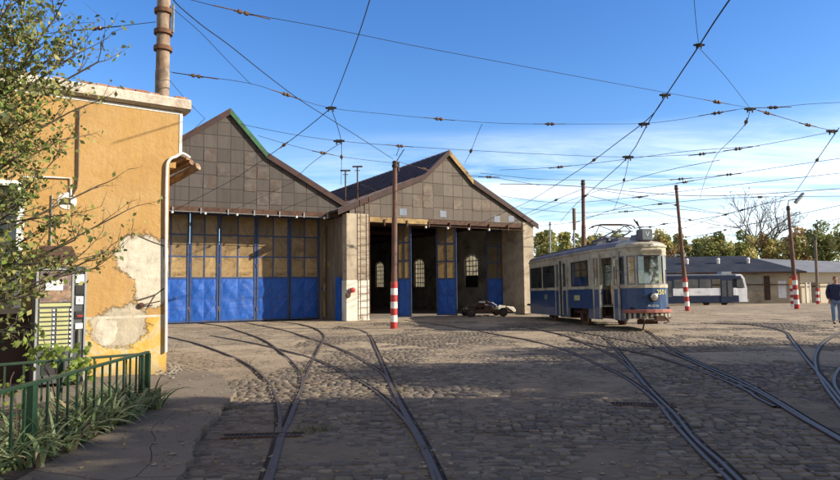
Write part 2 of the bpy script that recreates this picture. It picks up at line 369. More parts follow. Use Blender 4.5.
def dirtmat():
    m,t,b,o=newmat('dirt_ground')
    big=t.noise(o,.22,6,.6,.5);mid=t.noise(o,1.4,8,.65);fine=t.noise(o,22,8,.75)
    col=t.ramp(mid,(.30,C(.19,.147,.102)),(.5,C(.31,.245,.168)),(.72,C(.42,.335,.232)))
    col=t.mix(t.ramp(big,(.42,0.0),(.62,.55)),col,C(.44,.35,.24))
    s=t.sep(o)
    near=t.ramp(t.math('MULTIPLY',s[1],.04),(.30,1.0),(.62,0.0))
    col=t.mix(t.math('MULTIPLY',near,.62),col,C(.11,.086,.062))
    col=t.mix(t.ramp(fine,(.35,.0),(.7,.55)),col,t.mix(.5,col,C(.06,.048,.036)))
    # half buried setts showing through farther out
    v=t.add('ShaderNodeTexVoronoi',feature='DISTANCE_TO_EDGE');v.inputs['Scale'].default_value=1
    t.link(t.mapping(o,(4.2,7.5,1)),v.inputs['Vector'])
    e=t.ramp(v.outputs['Distance'],(.0,0.0),(.12,1.0))
    msk=t.ramp(t.noise(o,.5,5,.6),(.42,0.0),(.56,1.0))
    col=t.mix(t.math('MULTIPLY',t.math('MULTIPLY',t.math('SUBTRACT',1,e),msk),.75),col,C(.045,.035,.028))
    t.link(col,b.inputs['Base Color']);b.inputs['Roughness'].default_value=.95;b.inputs['Specular IOR Level'].default_value=.2
    n1=t.bump(t.noise(o,35,8,.8),.7,.012)
    n2=t.bump(t.math('MULTIPLY',e,msk),.8,.02,n1)
    n3=t.bump(t.noise(o,3,6,.65),.6,.05,n2)
    t.link(n3,b.inputs['Normal']);return m
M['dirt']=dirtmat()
M['sett']=tonemat('granite_setts',.85,.7)
def asphalt():
    m,t,b,o=newmat('worn_asphalt')
    n=t.noise(o,1.2,8,.65);f=t.noise(o,45,8,.8);sp=t.noise(o,120,2,.5)
    col=t.ramp(n,(.3,C(.15,.118,.082)),(.65,C(.235,.185,.13)))
    col=t.mix(t.ramp(f,(.35,0.0),(.7,.6)),col,C(.05,.044,.04))
    col=t.mix(t.ramp(sp,(.62,0.0),(.7,.6)),col,C(.26,.24,.21))
    v=t.add('ShaderNodeTexVoronoi',feature='DISTANCE_TO_EDGE');v.inputs['Scale'].default_value=.45
    t.link(t.mix(.35,o,t.add('ShaderNodeTexNoise').outputs['Color']),v.inputs['Vector'])
    ck=t.math('LESS_THAN',v.outputs['Distance'],.0014)
    col=t.mix(ck,col,C(.03,.025,.02))
    t.link(col,b.inputs['Base Color']);b.inputs['Roughness'].default_value=.9
    t.link(t.bump(t.math('SUBTRACT',f,ck),.8,.012),b.inputs['Normal']);return m
M['asphalt']=asphalt()
def railmat():
    m,t,b,o=newmat('worn_rail_steel')
    g=t.add('ShaderNodeNewGeometry');s=t.sep(g.outputs['Normal'])
    n=t.noise(o,5,6,.7)
    top=t.math('MULTIPLY',t.math('GREATER_THAN',s[2],.9),t.ramp(n,(.3,.2),(.6,.9)))
    col=t.mix(top,C(.055,.035,.025),C(.125,.098,.076));t.link(col,b.inputs['Base Color'])
    t.link(t.math('MULTIPLY',top,.35),b.inputs['Metallic']);b.inputs['Roughness'].default_value=.55
    return m
M['rail']=railmat()
# ---------------------------------------------------------------- world, sun
SAZ=math.atan2(.98,-.19); SEL=math.radians(25)
S=Vector((math.cos(SEL)*math.sin(SAZ),math.cos(SEL)*math.cos(SAZ),math.sin(SEL)))
w=bpy.data.worlds.new('World');SC.world=w;w.use_nodes=True
class WT(NT):
    def __init__(s,w): s.t=w.node_tree;s.n=s.t.nodes;s.l=s.t.links
t=WT(w);bg=t.n['Background'];bg.inputs['Strength'].default_value=.122
sky=t.add('ShaderNodeTexSky',sky_type='NISHITA');sky.sun_disc=False;sky.sun_elevation=SEL;sky.sun_rotation=SAZ
sky.air_density=1.0;sky.dust_density=.25;sky.ozone_density=3.0
gm=t.add('ShaderNodeHueSaturation');gm.inputs['Saturation'].default_value=1.27;gm.inputs['Hue'].default_value=.511;t.link(sky.outputs[0],gm.inputs['Color'])
tc=t.add('ShaderNodeTexCoord');sp=t.sep(tc.outputs['Generated'])
zz=t.math('ADD',t.math('MAXIMUM',sp[2],0.0),.10)
cx=t.add('ShaderNodeCombineXYZ');t.link(t.math('DIVIDE',sp[0],zz),cx.inputs[0]);t.link(t.math('DIVIDE',sp[1],zz),cx.inputs[1])
n1=t.noise(t.mapping(cx.outputs[0],(.38,.95,1),(0,0,.2),(3.1,1.2,0)),1.2,12,.66,.6)
n2=t.noise(t.mapping(cx.outputs[0],(.12,.5,1),(0,0,.35),(.3,4.2,0)),1.0,8,.6,.8)
elev=sp[2]
band=t.ramp(elev,(.02,.75),(.10,1.0),(.17,.85),(.24,.0))
side=t.ramp(t.math('MULTIPLY_ADD',sp[0],.5,.5),(.40,.25),(.56,1.0))
cl=t.ramp(n1,(.40,0.0),(.66,1.0))
mask=t.math('MULTIPLY',t.math('MULTIPLY',band,side),cl)
wisp=t.math('MULTIPLY',t.ramp(n2,(.5,0.0),(.85,.30)),t.ramp(elev,(.1,.6),(.5,.6)))
mask=t.math('MAXIMUM',mask,wisp,clamp=True)
mask=t.math('MULTIPLY',mask,.92)
col=t.mix(mask,gm.outputs[0],(7.6,8.0,8.5,1))
# unseen cloud added behind the viewer to fill the shade with neutral light
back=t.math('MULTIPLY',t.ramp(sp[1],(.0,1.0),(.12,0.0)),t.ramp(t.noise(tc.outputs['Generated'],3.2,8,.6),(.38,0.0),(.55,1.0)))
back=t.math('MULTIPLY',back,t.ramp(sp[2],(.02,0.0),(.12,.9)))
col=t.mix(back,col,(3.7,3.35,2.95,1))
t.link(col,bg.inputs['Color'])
sd=bpy.data.lights.new('sun','SUN');sd.energy=5.0;sd.angle=math.radians(.6);sd.color=(1,.90,.74)
so=bpy.data.objects.new('sun',sd);COL.objects.link(so);so.rotation_euler=S.to_track_quat('Z','Y').to_euler()
# ---------------------------------------------------------------- ground
def axis(fine0,fine1,step,far0,far1):
    a=list(np.arange(fine0,fine1,step));b=[];x=fine1;d=step
    while x<far1: b.append(x);d*=1.18;x+=d
    b.append(far1);c=[];x=fine0-step;d=step
    while x>far0: c.append(x);d*=1.18;x-=d
    c.append(far0);return np.array(c[::-1]+a+b)
def und(x,y):
    v=Vector((x*.9,y*.9,0));n=noise.fractal(v,1,2,4)
    v2=Vector((x*.25,y*.25,5));n2=noise.noise(v2)
    f=1.0 if y<60 else 0
    return (.012*n+.012*n2)*f
xs=axis(-10,16,.2,-300,500);ys=axis(2,34,.2,-60,900)
X,Y=np.meshgrid(xs,ys);V=np.zeros((X.size,3));V[:,0]=X.ravel();V[:,1]=Y.ravel()
V[:,2]=[gz(a,b)+und(a,b) for a,b in zip(V[:,0],V[:,1])]
nx,ny=len(xs),len(ys);i,j=np.meshgrid(np.arange(nx-1),np.arange(ny-1));k=(j*nx+i).ravel()
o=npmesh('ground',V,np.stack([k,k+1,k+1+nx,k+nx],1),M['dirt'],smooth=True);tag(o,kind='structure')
# ---------------------------------------------------------------- rails
RAILS=[
([(160,335),(168,337),(200.5,345),(241,361),(265,379),(276.6,399),(280,421.5),(277.4,446),(266,480),(262,492)],'worn rail curving from beside the ochre building, farthest left of the yard'),
([(190,322.5),(221,326),(235,330),(261,339),(281.5,353),(299.7,371),(301.5,388),(290,420),(281.5,438),(270,478),(266,492)],'left track rail that bends in from the folding blue doors and joins the straight rail'),
([(262,321.5),(290,323),(312,327.5),(324,335.6),(320,346.6),(310,367),(299.7,393),(285.5,429.5),(275,466),(271,480),(267,494)],'left track rail with a hooked far end before the closed blue shed'),
([(338,327),(358,330),(368.5,335.6),(378.6,356.7),(389,381),(403,409),(419,437.6),(430,460),(439,480),(446,496)],'rail of the left track running straight from the pillar to the front edge'),
([(245,323),(281,330),(318,341.7),(338,349),(362,361),(380.6,373),(388,382),(400,407),(416,438),(430,466)],'rail crossing the left track from the closed doors and merging with the straight rail'),
([(210,336),(250,343),(281.5,350.6),(314,360),(342,373),(370.5,389),(391,407),(411,429.5),(427,462),(433,478),(438,492)],'inner curved rail sweeping over the setts between the left track rails'),
([(405,320.5),(450,326.5),(500,335.6),(524,339.7),(560.7,349.4),(597,365),(625.5,379),(654,401),(674,425.5),(702,456),(727,480),(737,490)],'long rail curving from the open shed toward the bottom of the yard'),
([(601,336),(617,350.6),(633.6,371),(650,391),(674,415),(694,440),(718.6,462),(737,480),(748,491)],'straight rail running from under the parked blue tram to the front edge'),
([(520,327),(557,334),(581,342.5),(613,356.7),(630,370),(645,387)],'short curved rail beneath the blue tram joining the straight rail'),
([(646,331),(670,348.6),(702,365),(739,381),(775,401),(808,421.5),(840,440),(870,458)],'outer rail of the track under the blue tram front, reaching the right edge'),
([(575,332),(611,338.5),(642,344.5),(678,356.7),(714.6,373),(757,393),(800,419),(838,441),(866,459)],'curved rail merging with the outer rail right of the blue tram'),
([(570,340),(617,349.4),(654,356.7),(700,372),(743,390),(757,399),(775,408)],'thin rail crossing low in front of the blue tram'),
([(700,323.5),(735,324.5),(759,326),(783,331.6),(791.5,340.5),(803.6,356.7),(811.7,366.8),(824,381),(840,401),(860,425)],'rail sweeping down at the right side below the walking person'),
([(862,322),(840,333),(824,342.5),(815.8,354.7),(816.5,371),(826,389),(845,414)],'curved rail hooking back toward the right edge near the walking person'),
([(866,352),(845,365),(836,374),(834,384),(840,395),(852,408)],'rail loop at the very right edge of the yard'),
]
def catmull(p,n=5):
    out=[]
    for i in range(len(p)-1):
        a=p[max(i-1,0)];b=p[i];c=p[i+1];d=p[min(i+2,len(p)-1)]
        for k in range(n):
            t=k/n;out.append(.5*((2*b)+(c-a)*t+(2*a-5*b+4*c-d)*t*t+(3*b-a-3*c+d)*t**3))
    out.append(p[-1]);return out
RP=[]
def sweep(mb,pts,prof,zf):
    n=len(prof);b=len(mb.v)
    for i,p in enumerate(pts):
        d=pts[min(i+1,len(pts)-1)]-pts[max(i-1,0)];d.z=0;d.normalize();r=Vector((d.y,-d.x,0))
        for (a,h) in prof: q=p+r*a; mb.v.append((q.x,q.y,gz(q.x,q.y)+zf+h))
    for i in range(len(pts)-1):
        for k in range(n):
            mb.f.append((b+i*n+k,b+i*n+(k+1)%n,b+(i+1)*n+(k+1)%n,b+(i+1)*n+k));mb.m.append(mb.cm)
M['groove']=mat('flange_groove',(.022,.017,.013),(.055,.04,.028),.9,8,.2)
for i,(pp,lab) in enumerate(RAILS):
    pts=catmull([G(*p) for p in pp]);RP+=pts
    mb=MB();zo=.0006*i
    sweep(mb,pts,[(-.022,-.10),(-.022,.006),(-.017,.012),(.017,.012),(.022,.006),(.022,-.10)],.010+zo)
    o=mb.build('tram_rail',M['rail'],smooth=False)
    tag(o,lab,'rail',group='tram rails set in the yard')
    g=MB();side=1 if pp[-1][0]<450 else -1
    if i in(0,1,2):side=1
    if i in(3,4,5):side=-1
    s=side
    sweep(g,pts,[(s*.023,-.08),(s*.023,-.004),(s*.054,-.004),(s*.054,-.08)],.010+zo)
    sweep(g,pts,[(s*.055,-.08),(s*.055,.006),(s*.065,.006),(s*.065,-.08)],.010+zo)
    g2=g.build('guard_lip',M['groove'],o)
RPA=np.array([(p.x,p.y) for p in RP])
# ---------------------------------------------------------------- kerbed path
def poly_sheet(name,pix,z,mat_,thick=.08,world=None,sub=True):
    pts=world or [G(*p) for p in pix]
    mb=MB();n=len(pts)
    mb.v=[(p.x,p.y,gz(p.x,p.y)+z) for p in pts]+[(p.x*1.0,p.y*1.0,gz(p.x,p.y)-.1) for p in pts]
    mb.f=[tuple(range(n))]+[(i,(i+1)%n,n+(i+1)%n,n+i) for i in range(n)];mb.m=[0]*len(mb.f)
    return mb.build(name,mat_)
edge=[(184,482),(190,466),(192,452),(199,438),(206,430),(214,424),(220,412),(231,403),(234,396),(228,388),(222,380),(214,377),(205,374),(195,377),(184,372),(172,374),(160,378)]
# roughen the broken edge
random.seed(3)
E=[];P0=[G(*p) for p in edge]
for a,b in zip(P0[:-1],P0[1:]):
    for k in range(5):
        q=a.lerp(b,k/5);q+=Vector((random.uniform(-.035,.035),random.uniform(-.035,.035),0));E.append(q)
E.append(P0[-1])
pathpoly=E+[Vector((-5.2,11.2,0)),Vector((-7.5,9.6,0)),Vector((-7.5,2.5,0)),Vector((-1.9,2.5,0))]
o=poly_sheet('pavement',None,.065,M['asphalt'],world=pathpoly);tag(o,kind='structure')
PPX=np.array([(p.x,p.y) for p in pathpoly])
def inpoly(x,y,P=PPX):
    c=False;n=len(P);j=n-1
    for i in range(n):
        if (P[i][1]>y)!=(P[j][1]>y) and x<(P[j][0]-P[i][0])*(y-P[i][1])/(P[j][1]-P[i][1])+P[i][0]:c=not c
        j=i
    return c
# ---------------------------------------------------------------- setts (individually shaped stones as one paving surface)
vs=[];fs=[];cs=[];rr=random.Random(11)
y=3.6;row=0
tones=[(.15,.118,.083),(.185,.147,.103),(.115,.094,.072),(.22,.175,.12),(.155,.115,.076)]
OCT=[(-1,-.6),(-.72,-1),(.72,-1),(1,-.6),(1,.6),(.72,1),(-.72,1),(-1,.6)]
while y<28:
    rd=rr.uniform(.10,.128);x=-3.2-rr.random()*.2
    xmax=.70*y+1.0
    while x<xmax:
        wd=rr.uniform(.095,.175);cx_=x+wd/2
        yy=y+.10*math.sin(cx_*.55+1)+.05*math.sin(cx_*1.7)+rr.uniform(-.014,.014)
        x+=wd+.006
        if abs(cx_)>.72*yy+.6:continue
        big=noise.noise(Vector((cx_*.42,yy*.34,2)))+.45*noise.noise(Vector((cx_*1.6,yy*1.4,9)))
        fade=max(0,(yy-10)/17)
        if big+.12-fade*.55-(.30 if (cx_>.6 and cx_<2.6 and yy<9) else 0)<-.22:continue
        d=np.min((RPA[:,0]-cx_)**2+(RPA[:,1]-yy)**2)
        if d<(.04+wd*.42)**2:continue
        if inpoly(cx_,yy):continue
        zt=gz(cx_,yy)+.006+.012*min(1,max(-.8,big*1.1+.3))-fade*.006+rr.uniform(-.004,.004)
        hx=wd/2;hy=rd/2-.003;rot=rr.uniform(-.06,.06);ca,sa=math.cos(rot),math.sin(rot)
        b=len(vs);tx=rr.uniform(-.004,.004);ty=rr.uniform(-.004,.004)
        tn=tones[int(rr.random()*5)];g=rr.uniform(.62,1.25);tn=tuple(c*g for c in tn)
        jit=[rr.uniform(.9,1.04) for _ in range(8)]
        for (s_,dz) in ((1.0,-.03),(.96,-.008),(.84,0)):
            for q,(a,c) in enumerate(OCT):
                lx=a*hx*s_*jit[q];ly=c*hy*(s_ if s_>.9 else .80)*jit[q]
                vs.append((cx_+lx*ca-ly*sa,yy+lx*sa+ly*ca,zt+dz+tx*a+ty*c));cs.append(tn if s_<.9 else tuple(c_*(.42 if s_>.98 else .8) for c_ in tn))
        vs.append((cx_,yy,zt+.002));cs.append(tn)
        for r_ in (0,8):
            for k in range(8):fs.append((b+r_+k,b+r_+(k+1)%8,b+r_+8+(k+1)%8,b+r_+8+k))
        for k in range(0,8,2):fs.append((b+16+k,b+16+k+1,b+16+(k+2)%8,b+24))
    y+=rd+.003;row+=1
print('setts',len(vs)//25)
o=npmesh('cobbled_road',vs,fs,M['sett'],cols=np.array(cs),smooth=True);tag(o,kind='structure')
# ---------------------------------------------------------------- plane helpers
def plane_hit(px,py,O,ang,off=0):
    d=ray(px,py);n=Vector((-math.sin(ang),math.cos(ang),0));p=O+n*off
    tt=(p-CAM).dot(n)/d.dot(n);q=CAM+d*tt;e=q-O
    return e.x*math.cos(ang)+e.y*math.sin(ang),q.z-O.z
# ---------------------------------------------------------------- ochre building
YA=math.radians(35.8);YO=G(166,374);YO.z=0
H=lambda px,py,off=0:plane_hit(px,py,YO,YA,off)
PLZ=H(140,316)[1]
def pt(px0,py0,px1,py1):
    a=H(px0,py0);b=H(px1,py1);return ((a[0]+b[0])/2,(a[1]+b[1])/2,abs(b[0]-a[0])/2,abs(a[1]-b[1])/2)
PATCH=[pt(114,234,174,282),pt(134,262,172,306),pt(92,306,150,346),pt(96,318,118,345)]
M['stucco']=stucco()
yb=empty('ochre_building',YO,YA,'ochre stucco building with peeling plaster and white cornice behind the green railing','building')
xr,_=H(182,130);zt_=H(182,112)[1];zk=H(182,154)[1]
xl=-7.5
wx0=H(-40,240)[0];wx1=H(21,240)[0];wz0=H(10,308)[1];wz1=H(21,184)[1]
mb=MB();T=.35
mb.prism([(wx1,0),(0,0),(0,zk-.22),(.03,zk-.12),(xr*.4,zk-.05),(xr,zk),(xr,zt_),(wx1,zt_)],0,T,'y')
mb.prism([(xl,wz1),(wx1,wz1),(wx1,zt_),(xl,zt_)],0,T,'y');mb.prism([(xl,0),(wx1,0),(wx1,wz0),(xl,wz0)],0,T,'y')
mb.box((xl,0,wz0),(wx0,T,wz1))
mb.box((-T,T,0),(0,5,zk-.22));mb.box((xr-T,T,zk),(xr,5,zt_));mb.box((-T-.02,T,zk-.22),(xr-.01,5,zk-.001))
mb.build('wall',M['stucco'],yb)
mb=MB();mb.box((xl,.36,zt_-.25),(xr-.36,5,zt_-.1));mb.build('flat_roof',M['darkroof'],yb)
# cornice
mb=MB();zc=zt_;mb.prism([(-.14,zc+.04),(-.14,zc+.19),(-.10,zc+.23),(.3,zc+.23),(.3,zc+.002),(-.06,zc+.002)],xl,xr+.13,'x')
mb.build('cornice',mat('peeling_cornice',(.56,.51,.42),(.36,.31,.24),.85,5,.6,25,dirt=(.36,.27,.2),dirtamt=.3,dscale=5,bd=.03),yb)
mb=MB();random.seed(5);x=xl
while x<xr+.05:
    wdt=random.uniform(.2,.27)
    if random.random()<.85:mb.box((x,-.09+random.uniform(-.015,.015),zc+.232),(x+wdt-.02,.25,zc+.262+random.uniform(0,.012)))
    x+=wdt
mb.build('coping_bricks',mat('old_red_brick',(.30,.13,.08),(.22,.10,.07),.9,8,.5,dirt=(.4,.34,.28),dirtamt=.3),yb)
mb=MB();mb.box((-.05+xr-.0,-.012,zk+.0),(xr+.004,.0,zt_-.02));mb.box((xl,-.010,zt_-.06),(xr-.052,0,zt_-.015));mb.build('corner_trim',M['white'],yb)
pl=[(190,158),(186,155),(181.5,153.5),(176,156.5),(171,158.5),(167.6,163),(166.8,172),(166.2,200),(166,260),(166,318),(165.8,352)]
pts=[]
for p in pl:
    a=H(p[0],p[1],-.05);pts.append((a[0],-.05,a[1]))
mb=MB();mb.tube(catmull([Vector(p) for p in pts],3),.027,8);mb.build('drainpipe',M['white'],yb,smooth=True)
# soffit timbers sticking out beside the drainpipe
mb=MB();a=H(169,180,.5);b=H(199,166,.2)
mb.tube([(a[0],.9,a[1]-.05),(b[0],.25,b[1])],[.075,.075],10)
mb.tube([(a[0]-.1,1.2,a[1]+.12),(b[0]-.1,.35,b[1]+.09)],.06,8)
mb.beam((a[0]-.1,1.0,a[1]+.22),(b[0]-.18,.3,b[1]+.14),.10,.04)
mb.beam((a[0]-.1,.6,a[1]+.3),(b[0]-.3,.2,b[1]+.16),.12,.03)
mb.build('eave_timber',mat('rotten_timber',(.26,.16,.09),(.12,.07,.045),.9,6,.6,dirt=(.45,.36,.25),dirtamt=.2),yb)
# window
wn=MB();wn.box((wx1-.07,-.03,wz0),(wx1+.03,.06,wz1+.05));wn.box((wx0,-.03,wz1-.04),(wx1-.071,.06,wz1+.05));wn.box((wx1-.75,.02,wz0),(wx1-.69,.07,wz1-.041));wn.box((wx0,.02,(wz0+wz1)/2+.2),(wx1-.76,.07,(wz0+wz1)/2+.25))
wo=wn.build('window',M['white'],yb)
mb=MB();mb.box((wx0,.09,wz0),(wx1,.10,wz1));mb.build('pane',M['darkglass'],wo)
mb=MB();mb.box((wx0-.1,-.14,wz0-.09),(wx1+.12,-.001,wz0-.002));mb.build('sill',M['concrete'],wo)
mb=MB();mb.box((wx0,T+.02,0),(wx1+.6,T+.06,wz1+.3));mb.build('dark_backing',M['darkbrown'],yb)  # dark sheet behind the window standing in for the unlit room
mb=MB();a=H(34,340);mb.box((wx0,-.035,.05),(a[0],-.003,wz0-.1));mb.build('base_board',M['darkbrown'],yb)
# pipes & disc
def path2(pp,off):
    r=[]
    for p in pp:
        a=H(p[0],p[1],off);r.append((a[0],off,a[1]))
    return r
mb=MB();mb.tube(path2([(22,177),(48,177),(70.5,178.3),(71.2,196)],-.03),.014,6);mb.build('white_conduit',M['white'],yb)
mb=MB();mb.tube(path2([(79,108),(78.5,130),(78,175),(76.5,188),(72,196)],-.035),.016,6);mb.build('dark_conduit',M['conduit'],yb)
mb=MB();a=H(52,195,-.02);b=H(50,262,-.02);mb.tube([(a[0],-.02,a[1]),(b[0],-.02,b[1])],.012,6);mb.build('thin_conduit',M['steel'],yb)
a=H(67,201);mb=MB();mb.lathe((a[0],0,a[1]),[(.15,-.002),(.145,-.012),(.12,-.014),(.04,-.014)],18,'y')
jd=mb.build('junction_rose',M['white'],yb);mb=MB();mb.box((a[0]-.05,-.06,a[1]-.04),(a[0]+.05,-.015,a[1]+.05));mb.build('junction_box',M['rust'],jd)
mb=MB();a=H(141,308);mb.lathe((a[0],0,a[1]+.05),[(.05,-.002),(.05,-.05),(.02,-.06)],10,'y');mb.tube([(a[0],-.05,a[1]+.05),(a[0]+.3,-.12,a[1]+.12)],.012,6);mb.build('wall_bracket',M['rustdark'],yb)
# ---------------------------------------------------------------- vending machine
VO=-.98
vx0,_=H(35,330,VO);vx1,_=H(86,330,VO);vzt=H(60,266,VO)[1]
root=Matrix.Translation(YO)@Matrix.Rotation(YA,4,'Z')
vloc=root@Vector(((vx0+vx1)/2,-.1,0));vw=(vx1-vx0)
vm=empty('vending_machine',(vloc.x,vloc.y,.062),YA,'grey drinks vending machine with rows of yellow labels against the ochre wall','vending machine')
h=vzt-.062
mb=MB();mb.box((-vw/2,-.83,.06),(vw/2,-.02,h));mb.build('cabinet',M['machine'],vm,bevel=.012)
mb=MB()
for sx in(-1,1):
    for yy in(-.75,-.1):mb.box((sx*vw*.42-.03,yy-.03,0),(sx*vw*.42+.03,yy+.03,.059))
mb.build('foot',M['black'],vm)
f=-.831
mb=MB()
for x in(-vw/2+.0,vw*.20,vw/2-.03):mb.box((x,f-.022,.08),(x+.03,f,h-.02))
mb.box((-vw/2+.031,f-.02,h-.06),(vw*.2-.001,f,h-.03))
mb.build('trim_strip',M['machineal'],vm)
mb=MB();mb.box((-vw/2+.05,f-.012,h*.70),(vw*.19,f,h-.08));mb.build('poster_panel',M['poster'],vm)
mb=MB();mb.box((-vw/2+.12,f-.016,h*.80),(vw*.02,f-.0125,h*.88));mb.build('poster_card',M['button'],vm)
mb=MB();mb.box((-vw/2+.05,f-.013,h*.665),(vw*.19,f,h*.692));mb.build('header_strip',M['label'],vm)
mb=MB();mc=MB()
for r_ in range(9):
    z=h*.635-r_*h*.037
    for c_ in(0,1):
        x0=-vw/2+.055+c_*vw*.335
        mb.box((x0,f-.014,z-.024),(x0+vw*.235,f,z+.022));mc.box((x0+vw*.255,f-.022,z-.014),(x0+vw*.255+.028,f,z+.014))
mb.build('price_label',M['label'],vm);mc.build('button',M['button'],vm)
mb=MB();mb.box((-vw*.36,f-.008,h*.11),(vw*.1,f,h*.29));mb.build('delivery_flap',M['black'],vm)
cxx=vw*.36
mb=MB();mb.box((cxx-.06,f-.014,h*.86),(cxx+.06,f,h*.93));mb.box((cxx-.05,f-.02,h*.68),(cxx+.05,f,h*.745));mb.box((cxx-.05,f-.02,h*.475),(cxx+.05,f,h*.52));mb.build('notice_card',M['button'],vm)
mb=MB();mb.box((cxx-.06,f-.02,h*.76),(cxx+.06,f,h*.84));mb.box((cxx-.055,f-.02,h*.56),(cxx+.055,f,h*.62));mb.build('coin_unit',M['black'],vm)
mb=MB();mb.box((cxx-.03,f-.03,h*.575),(cxx+.05,f-.021,h*.588));mb.build('coin_light',M['red'],vm)
mb=MB();mb.tube([(cxx,f-.03,h*.47),(cxx,f-.03,h*.34)],.018,8);mb.lathe((cxx,0,h*.33),[(.025,f-.05),(.025,f)],10,'y');mb.build('coin_slot',M['chrome'],vm,smooth=True)
text('3,','price_digit',(cxx,f-.023,h*.712),(PI/2,0,0),.07,M['black'],vm,.001)
# little canopy over the machine
cn=empty('door_canopy',(vloc.x,vloc.y,0),YA,'small brown timber canopy fixed to the wall above the vending machine','canopy')
mb=MB();mb.prism([(-.0,2.30),(-.78,2.06),(-.78,2.02),(-.0,2.25)],-.26,.22,'x');mb.build('canopy_roof',M['rustdark'],cn)
mb=MB();mb.beam((-.2,-.7,2.01),(-.2,.05,1.99),.03,.03);mb.beam((.15,-.7,2.01),(.15,.05,1.99),.03,.03);mb.build('bracket',M['black'],cn)
# ---------------------------------------------------------------- green railing
def railing(a,b,label,z0,ha,hb,nmain,grp):
    a=Vector(a);b=Vector(b);L=(b-a).length;d=(b-a).normalized();ang=math.atan2(d.y,d.x)
    r=empty('green_railing',(a.x,a.y,z0),ang,label,'railing',grp)
    mb=MB();mb.beam((0,0,ha),(L,0,hb),.05,.03);mb.build('top_rail',M['fence'],r,bevel=.004)
    mb=MB();mb.beam((0,0,.08),(L,0,.08),.03,.025);mb.build('bottom_rail',M['fence'],r)
    for k in range(len(nmain)):
        x=L*nmain[k]
        if k==0: x+=.0
        hh=ha+(hb-ha)*x/L
        mb=MB();mb.box((x-.03,-.03,-.05),(x+.03,.03,hh-.015));mb.build('post',M['fence'],r,bevel=.004)
    n=int(L/.18)
    for k in range(1,n):
        x=L*k/n
        if min(abs(x-L*q) for q in nmain)<.07:continue
        hh=ha+(hb-ha)*x/L
        mb=MB();mb.box((x-.0095,-.0095,.05),(x+.0095,.0095,hh-.015));mb.build('baluster',M['fence'],r)
    return r
f1=at(148,352,8.35);f0=at(0,392,5.25);fd=(f0-f1);f0b=f1+fd*1.35
zf=.06;hf=.66
railing((f1.x,f1.y),(f1.x+fd.x*1.42,f1.y+fd.y*1.42),'green metal railing running toward the viewer above the strap leaved plants',zf,f1.z-zf,f0.z-zf+.42*(f0.z-f1.z),[0,.6,1],'green railings round the bed')
g1=at(0,360,7.3);gd=g1-f1
railing((f1.x-.06,f1.y-.05),(f1.x+gd.x*1.2,f1.y+gd.y*1.2),'green metal railing passing in front of the vending machine',zf,f1.z-zf-.02,f1.z-zf-.02,[0,.5,1],'green railings round the bed')
# ---------------------------------------------------------------- sheds
def door_leaf(root,lx,ly,w,h,bh,ang,seed,label=None,rows=3,name='door_leaf',pane='dirtypane'):
    rg=random.Random(seed);fr=MB();t=.05
    fr.box((0,-t-.01,.04),(.085,0,h));fr.box((w-.085,-t-.01,.04),(w,0,h))
    fr.box((.086,-t,bh-.03),(w-.086,0,bh+.05));fr.box((.086,-t,h-.08),(w-.086,0,h));fr.box((.086,-t,.04),(w-.086,0,.12))
    fr.box((w/2-.028,-t*.8,bh+.051),(w/2+.028,0,h-.081))
    rh=(h-bh)/rows
    for k in range(1,rows):
        z=bh+rh*k;fr.box((.086,-t*.8+.002,z-.03),(w/2-.029,0,z+.03));fr.box((w/2+.029,-t*.8+.002,z-.03),(w-.086,0,z+.03))
    fo=fr.build(name,M['blueframe'],root);fo.location=(lx,ly,0);fo.rotation_euler=(0,0,ang)
    if label:fo['label']=label
    pn=MB()
    for k in range(rows):
        for c in(0,1):
            x0=.071+c*(w/2-.05);x1=x0+w/2-.095;z0=bh+rh*k+.03;z1=z0+rh-.06
            tl=rg.uniform(-.004,.004);pn.q((x0-.01,-.02+tl,z0-.01),(x1+.01,-.02-tl,z0-.01),(x1+.01,-.02+tl,z1+.03),(x0-.01,-.02-tl,z1+.03))
    pn.build('pane',M[pane],fo)
    lp=MB()
    # pressed sheet panels, four fields, each with a shallow dented pyramid
    def field(x0,x1,z0,z1,y):
        n=8;b=len(lp.v);cx_=(x0+x1)/2;cz=(z0+z1)/2
        for j in range(n+1):
            for i in range(n+1):
                u=i/n*2-1;v=j/n*2-1;x=x0+(x1-x0)*i/n;z=z0+(z1-z0)*j/n
                e=max(abs(u),abs(v));hgt=.06*(1-e)+ (0 if e>.99 else .022*noise.noise(Vector((x*3.5+seed,z*3.5,seed*1.7)))+.012*noise.noise(Vector((x*9+seed,z*9,3))))
                lp.v.append((x,y-hgt,z))
        for j in range(n):
            for i in range(n):
                k=b+j*(n+1)+i
                lp.f+=[(k,k+1,k+n+2),(k,k+n+2,k+n+1)];lp.m+=[0,0]
    for i in(0,1):
        for j in(0,1):
            field(.07+(w-.14)*i/2,.07+(w-.14)*(i+1)/2,.12+(bh-.15)*j/2,.12+(bh-.15)*(j+1)/2,-.03)
    lp.build('lower_panel',M['bluepaint'],fo,recalc=False)
    for z in(.5,bh+.5,h-.6):
        hg=MB();hg.lathe((0,-t-.01,0),[(.025,z),(.025,z+.16)],8,'z');hg.build('hinge',M['rust'],fo)
    return fo
